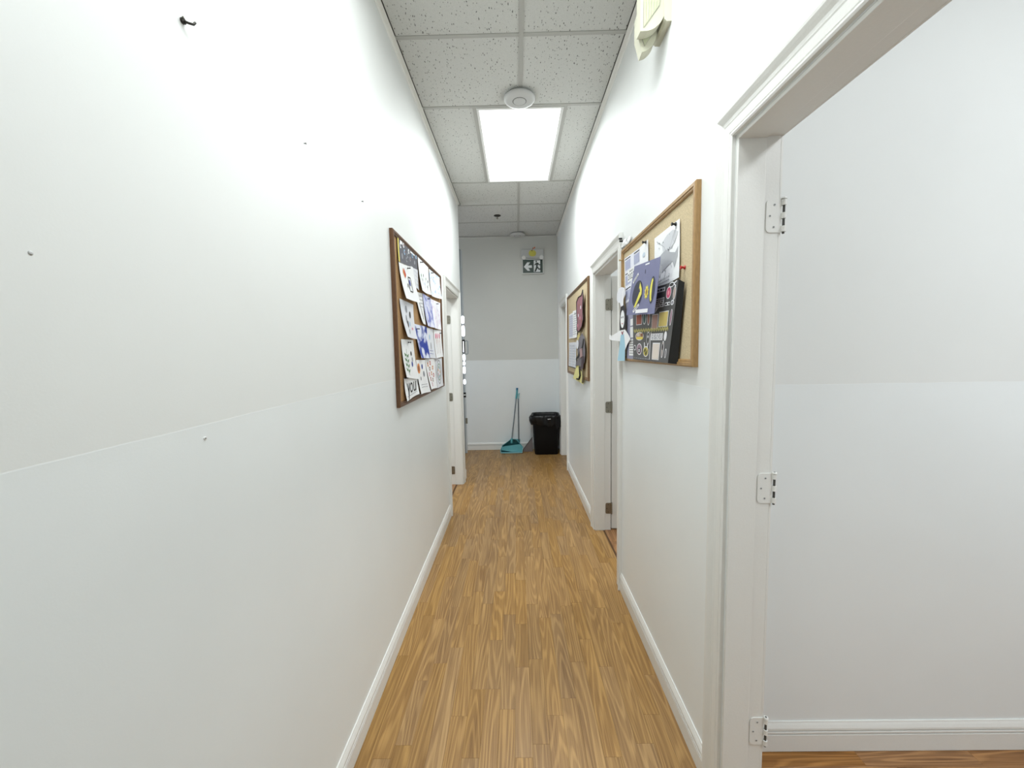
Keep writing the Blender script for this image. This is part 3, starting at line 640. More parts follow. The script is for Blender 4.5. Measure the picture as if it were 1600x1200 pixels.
b = MB(); b.tube([(-.088, 5.80, .15), (-.084, 5.81, .19), (-.06, 5.845, .38), (-.02, 5.90, .70), (-.010, 5.925, .79)], .009, M_POLE, 10); b.build('pole', dp)
b = MB(); b.tube([(-.012, 5.918, .76), (.0, 5.930, .84), (.004, 5.936, .89)], .0135, M_TEAL, 12); b.tube([(.003, 5.936, .885), (.005, 5.937, .915)], .0155, M_BLUEG, 12); b.build('grip', dp)
b = MB(); b.cyl((-.089, 5.795, .13), (-.085, 5.808, .20), .017, .012, M_TEAL, 14); b.build('socket', dp)
# broom
br = tag(empty('broom', (-.06, 5.88, 0)), 'teal broom standing behind the long handled dustpan', 'broom')
b = MB(); b.tube([(.016, 5.872, .15), (.018, 5.895, .45), (.020, 5.928, .78)], .009, M_POLE, 10); b.build('pole', br)
b = MB(); b.tube([(.020, 5.926, .76), (.026, 5.935, .83)], .012, M_TEALL, 12); b.tube([(.024, 5.934, .82), (.040, 5.934, .832)], .007, M_TEAL, 8); b.build('grip', br)
b = MB(); b.prism([(-.20, 5.905, .065), (.040, 5.905, .065), (.030, 5.905, .10), (.016+.02, 5.905, .16), (-.01, 5.905, .16), (-.15, 5.905, .10)], (0, .022, 0), M_TEAL); b.build('broom_head', br)
b = MB(); r2 = random.Random(4)
for i in range(150):
    xx = -.215+r2.random()*.255; yy = 5.902+r2.random()*.024; dx = (xx+.09)*.12-.012
    b.prism([(xx, yy, .066), (xx+.0028, yy, .066), (xx+.0028+dx, yy-.004, .002), (xx+dx, yy-.004, .002)], (0, .002, 0), M_TEAL)
o = b.build('bristles', br); o['kind'] = 'stuff'

# ================================================================== CORK BOARDS
def board(name, xw, sgn, y0, y1, z0, z1, fm, cm, label, fw_=.026, proud=.020, lean=0):
    """sgn=+1: board on left wall facing +x ; -1: on the right wall"""
    r = tag(empty(name, (xw, (y0+y1)/2, z0)), label, 'bulletin board')
    b_ = MB(); b_.box(xw+sgn*.001, xw+sgn*.010, y0+.01, y1-.01, z0+.01, z1-.01, cm); b_.build('cork_panel', r)
    prof = [(0, 0), (0, proud-.004), (.004, proud), (fw_*.55, proud), (fw_*.6, proud-.003), (fw_-.004, proud-.003), (fw_, proud-.006), (fw_, .004)]
    c = [(y0, z0, 1, 1), (y1, z0, -1, 1), (y1, z1, -1, -1), (y0, z1, 1, -1)]
    for i in range(4):
        p, q = c[i], c[(i+1) % 4]; b_ = MB()
        b_.sweep(prof, [((xw+sgn*.0005, p[0], p[1]), (0, p[2], p[3]), (sgn, 0, 0)), ((xw+sgn*.0005, q[0], q[1]), (0, q[2], q[3]), (sgn, 0, 0))], fm); b_.build('frame_side', r)
    return r
board('cork_board', L, 1, 2.048, 3.335, 1.180, 2.070, M_OAKD, M_CORKD, 'cork board in dark brown frame covered with drawings on left wall')
board('cork_board', R, -1, 1.382, 2.328, 1.392, 2.003, M_OAKL, M_CORKL, 'nearer right cork board in oak frame with dark poster, before the middle doorway')
board('cork_board', R, -1, 3.398, 4.755, 1.192, 2.057, M_OAKM, M_CORKL, 'farther right cork board in brown frame beyond the middle doorway')

def text_shape(s):
    cu = bpy.data.curves.new('t', 'FONT'); cu.body = s; cu.size = 1; cu.resolution_u = 2
    o = bpy.data.objects.new('t', cu); COL.objects.link(o); me = bpy.data.meshes.new_from_object(o)
    vs = [v.co.copy() for v in me.vertices]; fs = [tuple(p.vertices) for p in me.polygons]
    bpy.data.objects.remove(o); bpy.data.curves.remove(cu); bpy.data.meshes.remove(me)
    w = max(v.x for v in vs); h = max(v.y for v in vs)
    return [(v.x/w, v.y/h) for v in vs], fs
class Sheet:
    """a sheet of paper between four world corners (top-left, top-right, bottom-right, bottom-left as seen), curling off the board"""
    def __init__(s, c, out, curl=.006, wave=.002, ph=0, thick=.0006):
        s.c = [Vector(p) for p in c]; s.out = Vector(out); s.curl = curl; s.wave = wave; s.ph = ph; s.th = thick; s.prints = MB()
    def P(s, u, v, d=0):
        a, b_, c, e_ = s.c; p = (a*(1-u)+b_*u)*(1-v)+(e_*(1-u)+c*u)*v
        return p+s.out*(s.curl*max(v, 0)**2.2*(.5+.5*abs(2*u-1)**2)+s.wave*math.sin(u*5+s.ph)*v+d)
    def U(s, p):
        a, b_ = s.c[0].y, s.c[1].y; y = 1/((1-p)/a+p/b_); return (a-y)/(a-b_)
    def poly(s, pts, m, lift=.0010):
        pts = [(s.U(u), v) for u, v in pts]
        s.prints.add([s.P(u, v, s.th+lift) for u, v in pts], [tuple(range(len(pts)))], m)
    def rect(s, u0, v0, u1, v1, m, lift=.0008, n=4):
        g = [s.P(s.U(u0+(u1-u0)*i/n), v0+(v1-v0)*j/n, s.th+lift) for j in range(n+1) for i in range(n+1)]
        s.prints.add(g, [(j*(n+1)+i, j*(n+1)+i+1, (j+1)*(n+1)+i+1, (j+1)*(n+1)+i) for j in range(n) for i in range(n)], m)
    def ell(s, cu, cv, ru, rv, m, lift=.0010, n=20, w=None):
        if w is None: s.poly([(cu+math.cos(t*2*math.pi/n)*ru, cv+math.sin(t*2*math.pi/n)*rv) for t in range(n)], m, lift)
        else:
            o = [s.P(s.U(cu+math.cos(t*2*math.pi/n)*ru*k), cv+math.sin(t*2*math.pi/n)*rv*k, s.th+lift) for k in (1, 1-w) for t in range(n)]
            s.prints.add(o, [(i, (i+1) % n, n+(i+1) % n, n+i) for i in range(n)], m)
    def line(s, pts, w, m, lift=.0011, asp=1.3):
        for (a, b_), (c, d) in zip(pts[:-1], pts[1:]):
            dx, dy = c-a, (d-b_)/asp; l = math.hypot(dx, dy) or 1; nx, ny = -dy/l*w, dx/l*w*asp
            s.poly([(a+nx, b_+ny), (c+nx, d+ny), (c-nx, d-ny), (a-nx, b_-ny)], m, lift)
    def text(s, t, u0, v0, u1, v1, m, lift=.0012):
        vs, fs = text_shape(t); s.prints.add([s.P(s.U(u0+(u1-u0)*x_), v1+(v0-v1)*y_, s.th+lift) for x_, y_ in vs], fs, m)
    def scrib(s, u0, v0, u1, v1, m, rows=3, seed=1, w=.006):
        r = random.Random(seed)
        for i in range(rows):
            v = v0+(v1-v0)*(i+.5)/rows; u = u0
            while u < u1:
                k = .02+r.random()*.05; s.line([(u, v), (min(u+k, u1), v+(r.random()-.5)*.004)], w, m); u += k+.012+r.random()*.015
    def build(s, name, m, label, cat='paper', group=None, n=12, kind='drawing'):
        b_ = MB(); vs = []; uv = []
        for d in (s.th, 0):
            for j in range(n+1):
                for i in range(n+1): vs.append(s.P(i/n, j/n, d)); uv.append((i/n, 1-j/n))
        N1 = (n+1)**2; fs = [(j*(n+1)+i, j*(n+1)+i+1, (j+1)*(n+1)+i+1, (j+1)*(n+1)+i) for j in range(n) for i in range(n)]
        fs += [tuple(N1+k for k in reversed(f)) for f in fs[:n*n]]
        ed = [i for i in range(n+1)]+[(j+1)*(n+1)-1 for j in range(1, n+1)]+[n*(n+1)+i for i in range(n-1, -1, -1)]+[j*(n+1) for j in range(n-1, 0, -1)]
        fs += [(ed[i], ed[(i+1) % len(ed)], N1+ed[(i+1) % len(ed)], N1+ed[i]) for i in range(len(ed))]
        b_.add(vs, fs, m, True); b_.uv = uv; o = b_.build(name); tag(o, label, cat, group)
        o.data.set_sharp_from_angle(angle=.7)
        if s.prints.f: s.prints.build(kind, o, fix=False)['kind'] = 'stuff'
        return o
def pin(y, z, xw, sgn, m, label, group=None, sz=1.0):
    o = tag(empty('push_pin', (xw, y, z)), label, 'push pin', group); b_ = MB()
    b_.lathe((xw, y, z), [(.0055*sz, .000), (.0055*sz, .002), (.003*sz, .004), (.003*sz, .011), (.0055*sz, .014), (.0045*sz, .016)], m, 14, (sgn, 0, 0)); b_.build('pin_head', o)
    b_ = MB(); b_.cyl((xw-sgn*.008, y, z), (xw, y, z), .0006, .0006, M_NICKEL, 6); b_.build('pin_shaft', o)

WP = mat('white_paper', (240, 241, 242), .75, vary=.04, bscale=9)
WP2 = mat('grey_white_paper', (224, 226, 232), .75, vary=.05, bscale=9)
BLK, GRN, ORG, RED, BLU, PNK, YEL, BRN, GRY, LBL = (ink(c) for c in ((30, 30, 34), (92, 138, 92), (222, 140, 70), (196, 70, 64), (58, 76, 160), (222, 140, 160), (226, 206, 90), (140, 92, 64), (150, 152, 158), (150, 186, 216)))
# --- left board.  Corner lists are (y, z) on the board, top-left, top-right, bottom-right, bottom-left as seen
XL = L+.0150
def LS(c, curl=.014, layer=0, wave=.003, ph=0): return Sheet([(XL+layer*.0025, y, z) for y, z in c], (1, 0, 0), curl, wave, ph)
GP = 'drawings pinned to the left cork board'
s = LS([(2.131, 2.055), (2.56, 2.052), (2.546, 1.965), (2.127, 1.925)], .004)
s.rect(0, 0, .06, 1, YEL)
for k, (u, v) in enumerate([(.14, .28), (.2, .7), (.33, .45), (.42, .75), (.55, .25), (.62, .6), (.75, .3), (.86, .62), (.3, .15), (.48, .5), (.93, .2)]):
    s.ell(u, v, .035, .13, (WP, GRY, LBL, GRY)[k % 4]); s.ell(u+.01, v, .018, .06, (BLK, GRY, BRN)[k % 3], .0014)
s.rect(.64, .12, .86, .22, WP); s.rect(.13, .05, .24, .2, WP)
s.build('sticker_sheet', mat('charcoal_paper', (92, 92, 100), .7), 'dark grey stickered strip along the top of the left board')
s = LS([(2.427, 1.966), (2.556, 1.963), (2.566, 1.843), (2.485, 1.846)], .004)
s.scrib(.1, .1, .9, .9, GRY, 4, 9); s.build('drawing_sheet', WP2, 'narrow greyish sheet peeping out between the orange diamond drawing and flower drawing', 'drawing', GP)
s = LS([(2.128, 1.937), (2.425, 1.956), (2.500, 1.759), (2.173, 1.745)], .022, 1)
s.poly([(.22, .18), (.34, .30), (.30, .44), (.20, .30)], ORG); s.poly([(.30, .16), (.40, .32), (.33, .42), (.27, .26)], RED, .0014)
s.line([(.52, .36), (.70, .36), (.72, .74), (.52, .74), (.52, .36)], .012, BLK); s.ell(.60, .5, .05, .09, BLU); s.line([(.36, .66), (.42, .55), (.5, .68)], .01, BLK)
s.build('drawing_sheet', WP, 'white drawing with an orange diamond and black outlined box, upper left', 'drawing', GP)
s = LS([(2.557, 2.045), (2.858, 2.040), (2.849, 1.852), (2.566, 1.843)], .018, 1, ph=1)
for k, (u, v) in enumerate([(.2, .5), (.3, .62), (.45, .45), (.55, .7), (.7, .5), (.8, .75), (.88, .55)]):
    s.ell(u, v, .028, .05, (GRN, GRY, BLK, LBL)[k % 4]); s.line([(u, v+.04), (u+.01, v+.16)], .006, GRN)
s.build('drawing_sheet', WP, 'white drawing with a row of small green flowers, top middle', 'drawing', GP)
s = LS([(2.881, 2.036), (3.273, 2.045), (3.274, 1.877), (2.876, 1.850)], .012, 1, ph=2); s.scrib(.1, .2, .9, .4, GRY, 1, 2, .004)
s.build('drawing_sheet', wash('pale_blue_wash', (238, 240, 243), (142, 176, 214), .50, .70, 4, 3), 'white sheet with pale blue paint wash in the top right of the board', 'drawing', GP)
s = LS([(2.128, 1.739), (2.41, 1.738), (2.397, 1.537), (2.174, 1.544)], .022, 0, ph=.5)
s.ell(.42, .22, .08, .10, GRY); s.ell(.70, .34, .06, .10, BLK); s.ell(.35, .5, .06, .12, GRY); s.ell(.45, .62, .05, .1, BLK); s.ell(.62, .6, .04, .07, LBL); s.ell(.5, .82, .05, .07, GRY); s.ell(.8, .72, .05, .04, PNK)
s.build('drawing_sheet', WP2, 'sheet with grey and black round doodles, second down at left edge', 'drawing', GP)
s = LS([(2.461, 1.823), (2.652, 1.836), (2.690, 1.639), (2.578, 1.652)], .010, 0, ph=1)
for k in range(9): s.line([(.1+.08*k, .1+.07*k), (.3+.06*k, .2+.08*k)], .02, (BLK, GRY)[k % 2]); 
s.scrib(.5, .05, .95, .5, GRY, 4, 3, .01); s.build('drawing_sheet', WP, 'narrow sheet of black slanted scribbles left of the lilac painting', 'drawing', GP)
s = LS([(2.652, 1.838), (2.927, 1.836), (2.948, 1.633), (2.698, 1.635)], .014, 1, ph=2)
s.build('painting', wash('lilac_wash', (226, 228, 242), (122, 130, 196), .38, .62, 3.2, 1), 'lilac blue painted sheet in the middle of the left board', 'drawing', GP)
s = LS([(2.927, 1.834), (3.269, 1.845), (3.230, 1.633), (2.960, 1.631)], .012, 1, ph=.3); s.line([(.3, .2), (.35, .8)], .008, PNK); s.line([(.6, .15), (.55, .7), (.65, .9)], .007, GRY)
s.build('drawing_sheet', wash('faint_pink_wash', (238, 238, 244), (206, 186, 216), .5, .75, 4, 5), 'white sheet with faint pink strokes right of the lilac painting', 'drawing', GP)
s = LS([(2.411, 1.627), (2.736, 1.628), (2.751, 1.418), (2.499, 1.425)], .012, 1, ph=2.2)
s.build('painting', wash('blue_wash', (222, 228, 244), (34, 60, 158), .42, .54, 2.0, 2), 'strong blue brushed painting in the lower middle of the left board', 'drawing', GP)
s = LS([(2.736, 1.626), (2.958, 1.624), (2.980, 1.414), (2.751, 1.421)], .010, 0, ph=1.5); s.ell(.4, .3, .08, .09, LBL); s.ell(.55, .58, .06, .12, GRY); s.scrib(.2, .7, .8, .9, BLU, 2, 5, .007)
s.build('drawing_sheet', WP2, 'pale sheet with small blue marks right of the strong blue painting', 'drawing', GP)
s = LS([(2.966, 1.621), (3.264, 1.631), (3.282, 1.421), (2.985, 1.414)], .010, 1, ph=.2)
for u in (.2, .42, .7): s.line([(u, .25), (u+.03, .85)], .009, BRN); s.ell(u, .22, .08, .10, PNK); s.line([(u, .5), (u+.1, .35)], .006, RED)
s.build('drawing_sheet', WP, 'drawing of thin pink topped trees at the right edge of left board', 'drawing', GP)
s = LS([(2.126, 1.530), (2.377, 1.532), (2.418, 1.301), (2.142, 1.329)], .016, 0, ph=1)
s.line([(.35, .25), (.30, .55), (.36, .92)], .010, GRN)
for k in range(4): s.poly([(.33, .4+.13*k), (.14, .34+.13*k), (.2, .44+.13*k)], GRN); s.poly([(.34, .42+.13*k), (.52, .36+.13*k), (.44, .47+.13*k)], GRN)
s.ell(.72, .35, .05, .06, BLK); s.ell(.78, .5, .04, .06, GRY); s.ell(.74, .62, .05, .07, BLU); s.build('drawing_sheet', WP, 'white drawing of a green leafy stem at the lower left edge', 'drawing', GP)
s = LS([(2.416, 1.415), (2.652, 1.410), (2.713, 1.195), (2.443, 1.207)], .016, 1, ph=2)
s.ell(.2, .25, .16, .15, ORG); s.ell(.2, .25, .09, .09, BRN, .0014); s.ell(.6, .2, .07, .08, BLU); s.ell(.72, .42, .08, .09, GRY); s.ell(.35, .55, .06, .06, GRY); s.scrib(.3, .7, .9, .85, GRY, 2, 8)
s.build('drawing_sheet', WP, 'sheet with an orange brown circle along the bottom of left board', 'drawing', GP)
s = LS([(2.662, 1.415), (2.998, 1.414), (2.990, 1.196), (2.766, 1.206)], .012, 0, ph=.9)
for k, (u, v) in enumerate([(.2, .18), (.45, .14), (.35, .32), (.2, .5), (.5, .48), (.3, .66), (.6, .7), (.45, .85), (.7, .3), (.75, .55)]): s.ell(u, v, .07, .07, (ORG, RED, BRN, PNK)[k % 4], w=.45)
s.build('drawing_sheet', WP, 'sheet of orange and red ring doodles on the bottom row', 'drawing', GP)
s = LS([(2.990, 1.414), (3.259, 1.411), (3.254, 1.191), (2.995, 1.194)], .008, 1, ph=.4)
s.ell(.48, .48, .38, .42, GRY, w=.08); s.ell(.48, .48, .27, .30, GRN, w=.10); 
for k in range(7): s.ell(.48+.15*math.cos(k*.9), .48+.17*math.sin(k*.9), .04, .05, (ORG, GRN, LBL, PNK)[k % 4])
s.build('drawing_sheet', WP2, 'plate shaped round drawing in the bottom right corner of left board', 'drawing', GP)
s = LS([(2.145, 1.326), (2.444, 1.320), (2.425, 1.212), (2.138, 1.202)], .012, 1, ph=1)
s.line([(.0, .02), (.99, .02), (.99, .5)], .014, BLK); s.text('you', .15, .25, .85, .75, BLK); s.line([(.1, .84), (.9, .8)], .008, GRY)
s.build('note_card', WP, 'small white card lettered you in the bottom left corner of left board', 'note', GP)
for (y, z, wh) in ((2.30, 1.925, 'at the top of the orange diamond drawing'), (2.62, 2.025, 'at the top of the small green flowers drawing'), (2.95, 2.02, 'at the top of the pale blue washed sheet'), (2.46, 1.60, 'at the corner of the strong blue painting'),
                   (2.80, 1.820, 'at the top of the lilac painting'), (3.10, 1.820, 'at the top of the faint pink stroked sheet'), (3.20, 1.605, 'at the top of the pink topped trees drawing'), (2.25, 1.515, 'at the top of the green leafy stem drawing')):
    pin(y, z, XL+.004, 1, M_BLACK, 'small black push pin '+wh, 'black push pins on the left board', .8)

# --- nearer right board
def RS(c, curl=.006, wave=.002, ph=0): return Sheet(c, (-1, 0, 0), curl, wave, ph)
XRb = R-.0150
s = RS([(XRb, 2.272, 1.944), (XRb, 1.985, 1.936), (XRb, 1.985, 1.715), (XRb, 2.232, 1.700)], .004)
LAV = ink((188, 192, 214)); LAV2 = ink((160, 166, 196))
for k in range(3):
    v0 = .03+k*.33
    for j in range(2):
        u0 = .04+j*.56
        if k == 1 and j == 0: pass
        s.rect(u0, v0, u0+.34, v0+.022, BLK); s.rect(u0, v0+.05, u0+.34, v0+.26, LAV)
        for q in range(5): s.rect(u0+.02+q*.064, v0+.06, u0+.05+q*.064, v0+.25, LAV2, .0012, 2)
s.rect(.20, .31, .66, .58, WP, .0015); s.text('january', .32, .33, .56, .38, BLK, .002); s.text('2022', .22, .41, .62, .54, BLK, .002)
s.build('calendar_sheet', mat('calendar_paper', (226, 228, 238), .7), 'lavender year calendar sheet reading 2022 at the far edge of the oak framed board', 'calendar')
s = RS([(XRb-.002, 1.985, 1.936), (XRb-.002, 1.868, 1.941), (XRb-.001, 1.858, 1.733), (XRb-.001, 1.985, 1.729)], .004)
s.ell(.5, .25, .16, .05, ink((200, 214, 226))); s.ell(.5, .5, .2, .06, ink((226, 206, 206))); s.ell(.4, .7, .16, .05, ink((200, 216, 196))); s.build('picture_sheet', WP, 'narrow white sheet with faint pastel pictures beside the calendar', 'paper')
s = RS([(XRb, 1.788, 1.923), (XRb, 1.520, 1.922), (XRb, 1.509, 1.712), (XRb, 1.777, 1.702)], .005, .001)
G1, G2 = ink((176, 178, 182)), ink((206, 208, 212))
for pl, m_ in (([(.3, .2), (.5, .12), (.75, .1), (.95, .2), (.8, .35), (.55, .4), (.35, .38)], G2), ([(.2, .42), (.45, .36), (.6, .42), (.5, .62), (.25, .6)], G1), ([(.35, .5), (.6, .45), (.92, .55), (.85, .62), (.55, .68), (.3, .74)], G1), ([(.7, .6), (.95, .45), (.92, .62), (.8, .78)], G1), ([(.5, .28), (.65, .2), (.8, .3), (.7, .42), (.58, .4)], G1), ([(.1, .55), (.3, .6), (.25, .8), (.12, .78)], G2)): s.poly(pl, m_)
for k in range(16):
    u, v = rnd.random()*.8+.1, rnd.random()*.8+.08; s.ell(u, v, .012, .016, BLK if k % 3 == 0 else G1, .0014, 8)
s.scrib(.05, .84, .6, .96, G1, 2, 3, .006); s.line([(.1, .1), (.4, .3), (.7, .75)], .005, G1); s.line([(.9, .05), (.6, .4), (.4, .9)], .005, G1)
s.build('map_sheet', WP, 'white map print with grey patches on the oak framed board', 'map')
# lavender under-sheet and stickered dark poster
s = RS([(XRb-.003, 2.232, 1.742), (XRb-.003, 2.010, 1.749), (XRb-.003, 2.007, 1.405), (XRb-.003, 2.193, 1.406)], .003)
for u, v, w_, h_ in ((.35, .05, .4, .10), (.38, .40, .25, .10), (.36, .52, .3, .16)): s.rect(u, v, u+w_, v+h_, WP)
s.rect(.25, .70, .72, .95, WP)
for q in range(6): s.rect(.30, .73+q*.036, .66, .737+q*.036, BLK, .0014, 2)
s.build('lavender_sheet', mat('lavender_grey', (150, 150, 172), .7), 'lavender grey sheet with white label strips left of the dark poster', 'paper')
po = tag(empty('sticker_poster', (R-.02, 1.75, 1.40)), 'dark grey poster covered with stickers, black folded side, on the oak framed board', 'poster')
s = RS([(XRb-.007, 2.085, 1.728), (R-.036, 1.466, 1.696), (R-.046, 1.530, 1.402), (XRb-.008, 2.060, 1.405)], .002, .0006)
DG = mat('poster_grey', (84, 84, 84), .6)
STW = ink((232, 232, 236))
def sticker(u, v, ru, rv, m, rect=False, n=14):
    if rect:
        s.rect(u-ru-.008, v-rv-.010, u+ru+.008, v+rv+.010, STW, .0010, 2); s.rect(u-ru, v-rv, u+ru, v+rv, m, .0014, 2)
    else: s.ell(u, v, ru+.009, rv+.012, STW, .0010, n); s.ell(u, v, ru, rv, m, .0014, n)
s.rect(.54, .03, .72, .085, STW); s.scrib(.56, .035, .71, .08, BLK, 1, 3, .008)
s.rect(.52, .16, .72, .28, STW); s.poly([(.54, .28), (.60, .28), (.53, .34)], STW); s.scrib(.54, .17, .71, .275, BLK, 4, 7, .004)
sticker(.81, .12, .048, .065, ink((206, 92, 124))); s.ell(.81, .12, .02, .03, ink((236, 160, 170)), .0018)
s.rect(.74, .235, .86, .275, STW); s.scrib(.75, .24, .855, .27, BLK, 1, 5, .008)
sticker(.945, .14, .022, .07, ink((180, 160, 150))); sticker(.92, .25, .03, .02, GRY); sticker(.86, .03, .045, .02, ink((60, 60, 60)))
s.line([(.84, .05), (.97, .0)], .006, STW); s.line([(.86, .0), (.96, .06)], .006, STW)
s.rect(.63, .34, .86, .54, STW); s.rect(.642, .35, .848, .53, wash('sticker_scene', (206, 186, 110), (112, 104, 160), .42, .58, 5, 1), .0016, 3)
s.rect(.46, .36, .61, .56, STW); s.rect(.470, .37, .60, .55, wash('sticker_scene_rose', (206, 160, 150), (118, 108, 96), .42, .6, 5, 4), .0016, 3)
sticker(.15, .40, .06, .07, ink((166, 92, 74)), True); sticker(.28, .40, .03, .07, ink((62, 92, 86))); sticker(.38, .41, .025, .08, ink((156, 104, 90))); sticker(.93, .43, .018, .09, ink((150, 110, 130)))
zz = [(.03+.030*k, .565+(.020 if k % 2 else -.020)) for k in range(30)]
s.line(zz, .009, ink((176, 168, 104)), .0016, asp=2)
s.rect(.46, .62, .77, .71, STW); s.scrib(.48, .63, .76, .70, GRY, 4, 11, .004)
sticker(.17, .65, .095, .050, ink((186, 160, 132))); s.rect(.09, .66, .26, .695, YEL, .0018, 2); s.ell(.23, .63, .03, .025, BRN, .0018); s.ell(.14, .63, .035, .02, ink((206, 196, 190)), .0018)
sticker(.39, .68, .030, .08, ink((70, 70, 66))); s.ell(.39, .66, .012, .02, STW, .0018)
sticker(.05, .82, .020, .03, BLK); sticker(.17, .84, .060, .075, ink((156, 130, 142))); s.ell(.17, .86, .036, .04, BLK, .0018); s.ell(.17, .86, .020, .024, STW, .0022); s.ell(.17, .86, .009, .010, BLK, .0026)
sticker(.345, .87, .065, .065, ink((184, 172, 80))); s.line([(.30, .88), (.335, .83), (.35, .92), (.39, .85)], .007, BLK, .002); s.line([(.31, .82), (.30, .74)], .010, STW); s.line([(.38, .82), (.39, .75)], .010, STW)
s.rect(.52, .745, .72, .975, STW); s.rect(.532, .757, .708, .963, wash('sticker_scene_grey', (220, 210, 200), (96, 90, 84), .42, .58, 6, 9), .0016, 3)
s.line([(.46, .60), (.45, .75), (.46, .98)], .007, STW); sticker(.84, .66, .03, .05, STW); sticker(.80, .83, .028, .10, ink((160, 150, 146))); s.ell(.80, .80, .018, .04, BLK, .0018); sticker(.90, .88, .02, .05, ink((130, 126, 128)))
s.scrib(.03, .965, .44, .985, GRY, 1, 31, .004)
o = s.build('poster_face', DG, 'x', 'poster')
for q in ('label', 'category', 'group'):
    if q in o: del o[q]
o.name = 'poster_face'; o.parent = po; o.location = -Vector(po.location)
b = MB(); b.add([(R-.037, 1.465, 1.698), (R-.020, 1.456, 1.686), (R-.018, 1.512, 1.398), (R-.047, 1.529, 1.402), (R-.035, 1.482, 1.698), (R-.018, 1.474, 1.686), (R-.016, 1.530, 1.398), (R-.045, 1.547, 1.402)],
      [(0, 1, 2, 3), (4, 7, 6, 5), (0, 4, 5, 1), (1, 5, 6, 2), (2, 6, 7, 3), (3, 7, 4, 0)], M_BLACK); b.build('folded_side', po)
# purple planet poster
s = RS([(R-.036, 2.010, 1.852), (R-.062, 1.577, 1.802), (R-.076, 1.588, 1.590), (R-.052, 2.066, 1.625)], .004, .003, 1.2)
DK = ink((44, 46, 66)); YL = ink((222, 214, 92))
s.rect(.44, .035, .60, .06, STW)
s.ell(.28, .58, .17, .26, DK, n=28); s.poly([(.33, .36), (.42, .50), (.43, .60), (.28, .84), (.22, .86), (.34, .58), (.32, .46)], YL, .0016); s.poly([(.34, .47), (.37, .55), (.31, .58)], DK, .002)
s.ell(.80, .56, .10, .25, DK, n=28)
cr = [(.80+.075*math.cos(t), .56+.215*math.sin(t)) for t in [math.pi/2+k*math.pi/10 for k in range(11)]]+[(.82+.02*math.cos(t), .56+.17*math.sin(t)) for t in [3*math.pi/2-k*math.pi/10 for k in range(11)]]
s.poly(cr, YL, .0016)
st = [(.60+(.075 if k % 2 else .052)*math.cos(k*math.pi/10), .58+(.145 if k % 2 else .10)*math.sin(k*math.pi/10)) for k in range(20)]
s.poly(st, YL, .0014); s.ell(.60, .58, .035, .075, ink((196, 160, 50)), .0018); s.ell(.60, .58, .018, .04, ink((120, 90, 40)), .002)
for a in ((.06, .34, .22, .18), (.22, .94, .38, .80)): s.line([(a[0], a[1]), (a[2], a[3])], .022, STW, .0014); s.line([(a[0]+.02, a[1]-.02), (a[2]-.02, a[3]+.02)], .006, BLK, .002)
s.line([(.30, .935), (.72, .93)], .028, STW, .0014); s.scrib(.31, .92, .71, .945, BLK, 1, 21, .013)
s.line([(.47, .14), (.47, .22)], .006, DK); s.build('space_poster', mat('slate_purple', (116, 118, 152), .75, vary=.12, bscale=14), 'slate purple paper with yellow moon, sun and crescent hanging over the dark poster', 'poster', kind='print')
# paper doll
dl = tag(empty('paper_doll', (R-.03, 2.25, 1.40)), 'paper doll in pale blue dress with raised white hat, left edge of oak framed board', 'paper doll')
def cut(name, pts, m, x_, t=.0012):
    b_ = MB(); b_.prism([(x_, y, z) for y, z in pts], (-t, 0, 0), m); return b_.build(name, dl)
xd = R-.030
hairp = [(2.30, 1.66), (2.285, 1.69), (2.225, 1.695), (2.185, 1.655), (2.178, 1.60), (2.190, 1.545), (2.215, 1.56), (2.270, 1.56), (2.305, 1.545), (2.312, 1.60)]
cut('hair', hairp, mat('doll_hair', (34, 30, 34), .8), xd)
cut('hat', [(2.365, 1.735), (2.360, 1.772), (2.310, 1.795), (2.260, 1.792), (2.205, 1.780), (2.185, 1.745), (2.222, 1.725), (2.232, 1.690), (2.278, 1.688), (2.296, 1.712), (2.335, 1.716)], WP2, xd-.002)
cut('hat_band', [(2.236, 1.768), (2.222, 1.768), (2.222, 1.69), (2.238, 1.69)], WP, xd-.0035)
fc = [(2.242+math.cos(t*.4189)*.040, 1.618+math.sin(t*.4189)*.048) for t in range(15)]
cut('face', fc, WP, xd-.0022)
for yy in (2.258, 2.226):
    b = MB(); b.cyl((xd-.0035, yy, 1.628), (xd-.0042, yy, 1.628), .0055, .0055, BLK, 10); b.build('eye', dl)
b = MB()
b.prism([(xd-.0035, 2.262, 1.598), (xd-.0035, 2.242, 1.590), (xd-.0035, 2.222, 1.598), (xd-.0035, 2.242, 1.594)], (-.0006, 0, 0), RED); b.build('mouth', dl)
cut('sleeves', [(2.285, 1.560), (2.52, 1.535), (2.535, 1.515), (2.49, 1.510), (2.30, 1.500), (2.29, 1.450), (2.19, 1.452), (2.14, 1.485), (2.090, 1.508), (2.12, 1.525), (2.195, 1.560)], WP, xd-.0008)
cut('hand', [(2.52, 1.540), (2.545, 1.548), (2.555, 1.530), (2.545, 1.512), (2.515, 1.515)], WP, xd-.002)
cut('dress', [(2.272, 1.535), (2.210, 1.535), (2.188, 1.47), (2.190, 1.394), (2.345, 1.390), (2.305, 1.46)], mat('pale_blue_paper', (164, 204, 222), .8), xd-.0024)
cut('collar', [(2.268, 1.556), (2.241, 1.530), (2.216, 1.556), (2.241, 1.545)], ink((150, 80, 90)), xd-.003)
